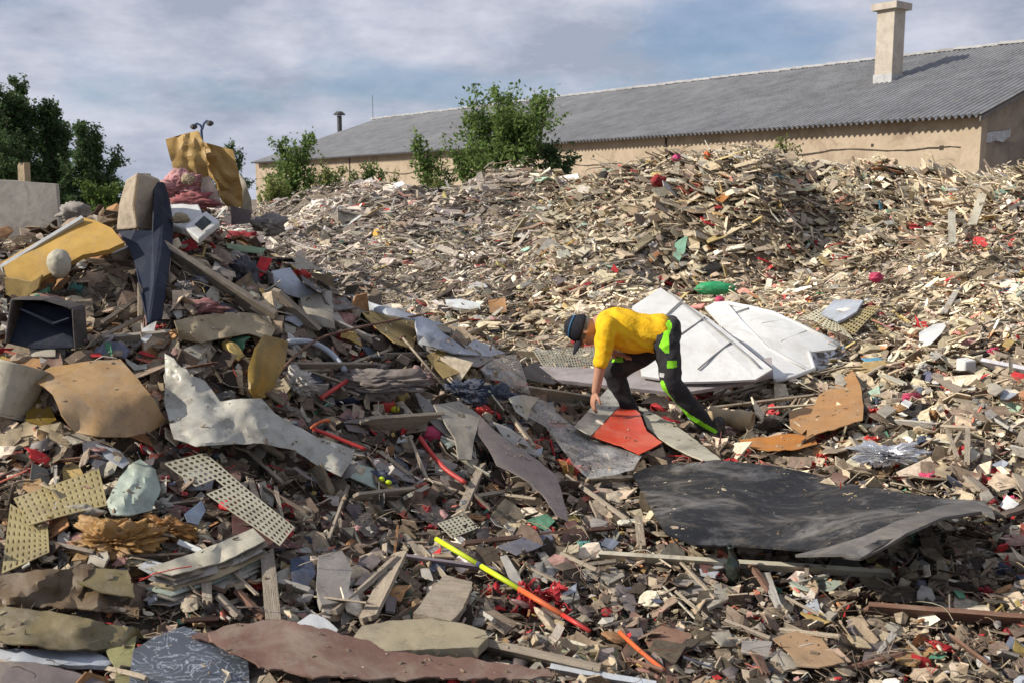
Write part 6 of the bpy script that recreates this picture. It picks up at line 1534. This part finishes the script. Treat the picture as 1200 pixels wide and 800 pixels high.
# shirt
nSl, fSl = nS.lerp(nE, .93), fS.lerp(fE, .85)
sh = [ell(chest + tup * .0, (.20, .150, .195), tax, tup, sdir), ell(belly - tup * .01, (.20, .145, .175), tax, tup, sdir), ell(pelv - tax * .05 + tup * .02, (.115, .128, .172), tax, tup, sdir)]
sh += chain([neckb + tax * .02, nS], [.074, .078]) + chain([nS, nSl], [.078, .058]) + chain([neckb + tax * .02, fS], [.074, .078]) + chain([fS, fSl], [.083, .064])
sh.append(ell(J(730, 376, 7.5), (.16, .07, .15), tax, tup, sdir))
sh.append(ell(J(738, 399, 7.5), (.15, .09, .15), tax, tup, sdir))
adir = (nE - nS).normalized()
def shirt_cut(p):
    if (p - nSl).dot(adir) > .045 and (p - nSl).length < .12: return True
    a2 = (fE - fS).normalized()
    if (p - fSl).dot(a2) > .045 and (p - fSl).length < .12: return True
    return (p - pelv).dot(tax) > .035
fuse('shirt', sh, .008, [M_shirt], 45, person, wrinkle=.012, wscale=15, wdir=(tax - tup * .5).normalized(), cut=shirt_cut).modifiers.new('t', 'SOLIDIFY').thickness = .004
# trousers
nH, nK, nA = J(780, 399, 7.39), J(787, 449, 7.30), J(835, 507, 7.42)
fH, fK, fA = J(772, 399, 7.61), J(718, 436, 7.66), J(744, 494, 7.66)
tr_ = [ell(pelv, (.125, .135, .175), tax, tup, sdir), ell(J(786, 384, 7.5), (.07, .09, .15), tax, tup, sdir)]
tr_ += chain([nH, nK], [.102, .070]) + chain([nK, nA], [.073, .056]) + chain([nA, nA + (nA - nK).normalized() * .04], [.064, .070])
tr_ += chain([fH, fK], [.105, .078]) + chain([fK, fA], [.075, .060])
hipP = [(780, 376), (785, 375), (788, 382), (784, 393), (784, 414), (779, 413), (772, 405), (777, 394)]
kneeP = [(781, 423), (793, 422), (793, 430), (782, 431)]
stripe = [(776, 448), (781, 461), (790, 474), (806, 486), (823, 497), (838, 505)]
def inpoly(x, y, poly): return bool(inside(np.array([x]), np.array([y]), poly)[0])
def sd(x, y, pl):
    b = 1e9
    for (x0, y0), (x1, y1) in zip(pl[:-1], pl[1:]):
        t = max(0, min(1, ((x - x0) * (x1 - x0) + (y - y0) * (y1 - y0)) / ((x1 - x0) ** 2 + (y1 - y0) ** 2)))
        b = min(b, math.hypot(x - x0 - t * (x1 - x0), y - y0 - t * (y1 - y0)))
    return b
def tpaint(p, n):
    if n.y > .25: return 0
    x, y = proj(p)
    if p.y < 7.5 and (inpoly(x, y, hipP) or inpoly(x, y, kneeP) or sd(x, y, stripe) < 2.5): return 1
    if p.y < 7.5 and abs(x - 775.5) < 2.6 and abs(y - 439) < 2.4: return 2
    if p.y > 7.5 and 717 < x < 730 and 415 < y < 424: return 1
    return 0
fuse('trousers', tr_, .0075, [M_trou, M_lime, M_logo], 8, person, wrinkle=.014, wscale=8, wdir=Vector((1, 0.4, .3)).normalized(), paint=tpaint)
# shoes
for (heel, toe) in ((J(842, 511, 7.42), J(823, 525, 7.40)), (J(748, 503, 7.66), J(722, 510, 7.64))):
    t = (toe - heel).normalized(); u_ = sdir.cross(t); u_ = -u_ if u_.z < 0 else u_
    pr_ = [ell(heel + u_ * .02, (.06, .045, .042), t, u_, sdir), ell(heel.lerp(toe, .55), (.11, .038, .045), t, u_, sdir), ell(toe, (.06, .03, .05), t, u_, sdir)] + chain([heel + u_ * .03, heel + Vector((0, 0, .1))], [.05, .052])
    fuse('shoe', pr_, .008, [M_shoe], 4, person)
# cap: shell over the crown, peak, blue trim; hair below it
def dome(c0, r3, ha, z0, n=12, m_=28):
    vs, fs = [], []
    for i in range(n + 1):
        th = ha * i / n
        for k in range(m_):
            ph = 2 * math.pi * k / m_
            vs.append(c0 + cdir * (r3[0] * math.cos(th)) + fdir * (r3[1] * math.sin(th) * math.cos(ph)) + sdir * (r3[2] * math.sin(th) * math.sin(ph)))
    for i in range(n):
        for k in range(m_): fs.append((i * m_ + k, i * m_ + (k + 1) % m_, (i + 1) * m_ + (k + 1) % m_, (i + 1) * m_ + k))
    return vs, fs
v, f = dome(hp_(.022, -.012, 0), (.128, .106, .092), R(93), 0)
cap = place('cap', v, f, M_cap, person, True); cap.modifiers.new('t', 'SOLIDIFY').thickness = .005
vs, fs = [], []
for i in range(9):
    a = (i / 8 - .5) * math.pi
    for j in range(5):
        q = j / 4
        vs.append(hp_(.028 - .012 * q * q + .012 * math.cos(a) , .070 * math.cos(a) * .2 + .078 + q * .098 * max(.15, math.cos(a)) - .03 * (1 - math.cos(a)), .080 * math.sin(a) * (1 - .12 * q)) - cdir * (.022 * abs(math.sin(a)) ** 2))
for i in range(8):
    for j in range(4): a = i * 5 + j; fs.append((a, a + 1, a + 6, a + 5))
pk = place('peak', vs, fs, M_cap, cap, True); pk.modifiers.new('t', 'SOLIDIFY').thickness = .004
band = []
for k in range(13):
    a = math.pi * (.15 + .75 * k / 12)
    th = R(62) - R(16) * math.sin(a)
    c0 = hp_(.022, -.012, 0)
    band.append(c0 + cdir * (.131 * math.cos(th)) + fdir * (.109 * math.sin(th) * math.cos(a)) - sdir * (.095 * math.sin(th) * math.sin(a)))
v, f = tube(band, .006, 6); place('trim_line', v, f, M_blue, cap, True)
v, f = dome(hp_(.012, -.016, 0), (.112, .100, .084), R(104), 0)
hair = place('hair', v, f, mat('short_grey_hair', (.12, .10, .09), (.20, .18, .17), dirt=0, scale=40, rough=.9, bump=.8), person, True)
for s_ in (-1, 1):
    e = ell(hp_(.012, .074, s_ * .030), (.006, .008, .009), cdir, fdir, sdir, 6)
    place('eye', e[0], e[1], mat('eye', (.5, .48, .46), (.1, .08, .07), dirt=0, rough=.2, scale=60), person, True)
# ---------------------------------------------------------------- the countable loose boards and scraps of the near heap
used = set(o.get('label') for o in bpy.data.objects if o.get('label'))
SIZEW = [(0, 'small'), (22, 'short'), (45, 'mid sized'), (75, 'long')]
def relation(dx, dy):
    if abs(dx) > 1.7 * abs(dy): return 'left of' if dx < 0 else 'right of'
    if abs(dy) > 1.7 * abs(dx): return 'above' if dy < 0 else 'below'
    return ('above left of' if dx < 0 else 'above right of') if dy < 0 else ('below left of' if dx < 0 else 'below right of')
def autolabel(x, y, size, colour, kind, shape):
    sz = [w for s, w in SIZEW if size >= s][-1]
    c = sorted(LM, key=lambda q: math.hypot(q[1] - x, (q[2] - y) * 1.3))
    for near in ('just', ''):
        for q in c[:5]:
            D_ = math.hypot(q[1] - x, q[2] - y)
            if near == 'just' and D_ > 60: continue
            lab = ' '.join(w for w in (sz, colour, shape, kind, near, relation(x - q[1], y - q[2]), q[0]) if w)
            if lab not in used and len(lab.split()) <= 16:
                used.add(lab); return lab
    return None
WOODS = [('grey', K['wood']), ('pale', K['wood2']), ('dark', K['wood3']), ('reddish brown', K['wood4']), ('cream', K['cream']), ('light grey', K['lgrey'])]
BOARDS = [('grey', K['grey']), ('light grey', K['lgrey']), ('beige', K['beige']), ('tan', K['tan']), ('brown', K['brown']), ('mauve grey', K['mauve']), ('dark', K['dark']), ('white', K['white']), ('rust brown', K['rust']), ('pale mint', K['mint']), ('bluish', K['paleblue']), ('maroon', K['maroon']), ('cream', K['cream']), ('ochre', K['ochre'])]
BW = [7, 5, 8, 4, 4, 6, 5, 2, 3, 1, 2, 2, 4, 1]
g = random.Random(77)
def xy():
    """a spot on the near rubbish: denser on the left heap and along the bottom"""
    while True:
        x = g.uniform(-10, 1210); y = g.uniform(300, 800)
        crest = np.interp(x, [0, 120, 200, 300, 400, 500, 600, 700, 760, 1200], [345, 300, 290, 290, 345, 395, 440, 520, 560, 560])
        if y < crest: continue
        if 60 < 0: pass
        if x > 720 and y < 650 and x < 1170: 
            continue
        if x > 1040 and g.random() < .4: continue
        return x, y
nP, nB = 0, 0
while nP < 200:
    x, y = xy(); L = g.uniform(12, 62) * (1 + .25 * (y > 550)); a = g.choice([g.uniform(-.5, .5), g.uniform(0, 3.14), g.uniform(.3, 1.0)])
    cn, m_ = g.choices(WOODS, [6, 5, 5, 2, 2, 3])[0]
    w = g.uniform(.012, .05); shp = 'narrow' if w < .022 else ('broad' if w > .04 else '')
    lab = autolabel(x, y, L, cn, g.choice(['batten', 'wood slat', 'splintered stick']) if w < .04 else 'board piece', shp)
    if not lab: nP += .2; continue
    dx, dy = math.cos(a) * L / 2, math.sin(a) * L / 2 * .8
    plank('wood_slat', lab, 'wood slat', (x - dx, y - dy), (x + dx, y + dy, g.uniform(-.03, .06)), w, m_, t=g.uniform(.006, .016), lift=g.uniform(.05, .11), roll=g.uniform(-.5, .5), split=g.uniform(.1, .6), group='loose wood slats on the near heap', taper=g.uniform(.5, 1))
    nP += 1
while nB < 245:
    x, y = xy(); L = g.uniform(14, 46) * (1 + .2 * (y > 550)); asp = g.uniform(.35, .9); a = g.uniform(0, 3.14)
    (cn, m_) = g.choices(BOARDS, BW)[0]
    nn_ = g.choice([4, 4, 5, 6]); kind = 'scrap'
    shp = {4: 'angular', 5: 'five sided', 6: 'torn'}[nn_]
    lab = autolabel(x, y, L, cn, kind, shp)
    if not lab: nB += .2; continue
    pts = []
    for k in range(nn_):
        an = 6.283 * (k + g.uniform(-.25, .25)) / nn_; rr_ = g.uniform(.75, 1.1)
        px_, py_ = math.cos(an) * rr_ * L / 2, math.sin(an) * rr_ * L / 2 * asp
        pts.append((x + px_ * math.cos(a) - py_ * math.sin(a), y + (px_ * math.sin(a) + py_ * math.cos(a)) * .75, g.uniform(-.02, .05)))
    sheet('board_scrap', lab, 'board scrap', pts, m_, lift=g.uniform(.05, .10), order=g.choice([1, 1, 2]), thick=g.uniform(.004, .014), bulge=g.choice([0, 0, .02, .04]), fold=g.choice([0, 0, .006]), wr=.004, rag=1.0 if nn_ == 6 else .4, res=5, group='loose scraps on the near heap')
    nB += 1
nC = 0
RAGS = [('crimson', K['crimson']), ('red', K['red']), ('pink', K['pink']), ('dark blue', K['navyrag']), ('orange brown', K['brown2']), ('white', K['stuffing']), ('grey', K['grey']), ('teal', K['teal'])]
while nC < 85:
    x, y = xy(); L = g.uniform(10, 26)
    cn, m_ = g.choices(RAGS, [5, 3, 3, 3, 2, 2, 3, 1])[0]
    lab = autolabel(x, y, L, cn, 'wad', 'crumpled')
    if not lab: nC += .3; continue
    lump('crumpled_wad', lab, 'wad', x, y, L, L * g.uniform(.45, .8), m_, lift=.05, rough=.55, sub=5, ang=g.uniform(-.6, .6), group='crumpled wads on the near heap')
    nC += 1

# loose pieces on the pale slope to the right and behind the man
nD = 0
while nD < 95:
    x = g.uniform(480, 1205); y = g.uniform(325, 600)
    if x < 960 and 340 < y and (x > 600): continue
    if y > 560 and x < 1100: continue
    if x < 600 and y > 400: continue
    L = g.uniform(8, 26); k = g.random()
    if k < .45:
        cn, m_ = g.choices(BOARDS, [3, 6, 6, 5, 2, 1, 1, 6, 1, 3, 3, 0, 8, 3])[0]
        lab = autolabel(x, y, L, cn, 'scrap', 'flat')
        if not lab: nD += .2; continue
        n_ = g.choice([4, 5]); pts = []
        for q in range(n_):
            an = 6.283 * (q + g.uniform(-.3, .3)) / n_; pts.append((x + math.cos(an) * L * .5, y + math.sin(an) * L * .38 * g.uniform(.7, 1.2), g.uniform(-.03, .1)))
        sheet('board_scrap', lab, 'board scrap', pts, m_, lift=g.uniform(.06, .14), order=1, thick=g.uniform(.006, .02), wr=.004, rag=.3, res=6, group='loose scraps on the pale slope')
    elif k < .8:
        cn, m_ = g.choices(RAGS, [6, 5, 4, 1, 2, 5, 2, 1])[0]
        lab = autolabel(x, y, L, cn, 'wad', 'crumpled')
        if not lab: nD += .2; continue
        lump('crumpled_wad', lab, 'wad', x, y, L * .8, L * g.uniform(.35, .7), m_, lift=.08, rough=.55, sub=4, ang=g.uniform(-.6, .6), group='crumpled wads on the pale slope')
    else:
        cn, m_ = g.choices(WOODS, [5, 6, 1, 1, 4, 5])[0]; a = g.uniform(-1, 2)
        lab = autolabel(x, y, L * 1.6, cn, 'batten', 'leaning')
        if not lab: nD += .2; continue
        plank('wood_slat', lab, 'wood slat', (x - math.cos(a) * L, y - math.sin(a) * L * .6), (x + math.cos(a) * L, y + math.sin(a) * L * .6), g.uniform(.03, .09), m_, lift=.12, roll=g.uniform(-.5, .5), split=.4, group='loose wood slats on the pale slope')
    nD += 1
# ---------------------------------------------------------------- crumbs, dust clods and slivers that have fallen onto the sheets and boards
bpy.context.view_layer.update()
CX = []; CN = []
nr = np.random.RandomState(91)
for o in list(bpy.data.objects):
    if o.type != 'MESH' or o.parent or o.name.startswith('person') or o.get('kind'): continue
    if o.name.split('.')[0] not in ('leather_sheet', 'plastic_sheet', 'board_scrap', 'vinyl_sheet', 'rubber_sheet', 'metal_sheet', 'marbled_board', 'olive_roll', 'paper_sheet', 'vinyl_flap', 'amber_sheet', 'cardboard', 'maroon_board', 'timber_plank', 'plank', 'batten', 'plastic_film', 'foam_board', 'newspaper', 'crate_side'): continue
    M = o.matrix_world; M3 = M.to_3x3()
    fs = [(M @ p.center, (M3 @ p.normal).normalized(), p.area) for p in o.data.polygons]
    fs = [q for q in fs if abs(q[1].z) > .12]
    if not fs: continue
    A_ = sum(q[2] for q in fs)
    n = int(min(500, A_ * (60 if o.name.startswith('rubber') else 110)))
    if n < 2: continue
    w = np.array([q[2] for q in fs]); 
    w = w * (0.03 + np.clip(vn(np.array([q[0].x for q in fs]), np.array([q[0].y for q in fs]), 5, 4) + .05, 0, 1) ** 1.5); w /= w.sum()
    for k in nr.choice(len(fs), n, p=w):
        c, nn_, a = fs[k]
        if nn_.z < 0: nn_ = -nn_
        e = math.sqrt(a) * .5
        CX.append(c + Vector((nr.uniform(-e, e), nr.uniform(-e, e) * abs(nn_.z), 0)) + nn_ * .005); CN.append(nn_)
n = len(CX)
C = np.array([list(c) for c in CX]); N = np.array([list(c) for c in CN]) + nr.normal(0, .25, (n, 3)); N /= np.linalg.norm(N, axis=1, keepdims=True)
L = .006 * 7 ** (nr.rand(n) ** 2.2); Wd = L * (.15 + .7 * nr.rand(n)); T = np.clip(L * .25, .002, .006)
a = nr.rand(n) * 6.28; t = np.stack([np.cos(a), np.sin(a), 0 * a], 1); t -= N * (t * N).sum(1, keepdims=True); t /= np.linalg.norm(t, axis=1, keepdims=True); w = np.cross(N, t)
V = np.empty((n, 8, 3)); i = 0
for sz in (-.5, .5):
    for (sx, sy) in ((-.5, -.5), (.5, -.5), (.5, .5), (-.5, .5)):
        V[:, i] = C + t * (sx * L * nr.uniform(.6, 1, n))[:, None] + w * (sy * Wd * nr.uniform(.5, 1, n))[:, None] + N * (sz * T)[:, None]; i += 1
q = np.array([(0, 3, 2, 1), (4, 5, 6, 7), (0, 1, 5, 4), (1, 2, 6, 5), (2, 3, 7, 6), (3, 0, 4, 7)])
f = (np.arange(n)[:, None, None] * 8 + q[None]).reshape(-1, 4)
PC = [((.22, .18, .14), 10), ((.16, .13, .10), 8), ((.34, .29, .22), 12), ((.46, .42, .35), 4), ((.07, .055, .045), 2), ((.4, .08, .06), .5)]
tag(link('fallen_crumbs', fast_mesh('fallen_crumbs', V.reshape(-1, 3), f, np.repeat(pick(PC, n, nr), 8, 0)), M_chip), 'scattered crumbs and dust clods lying on the sheets and boards', 'crumbs', kind='stuff')
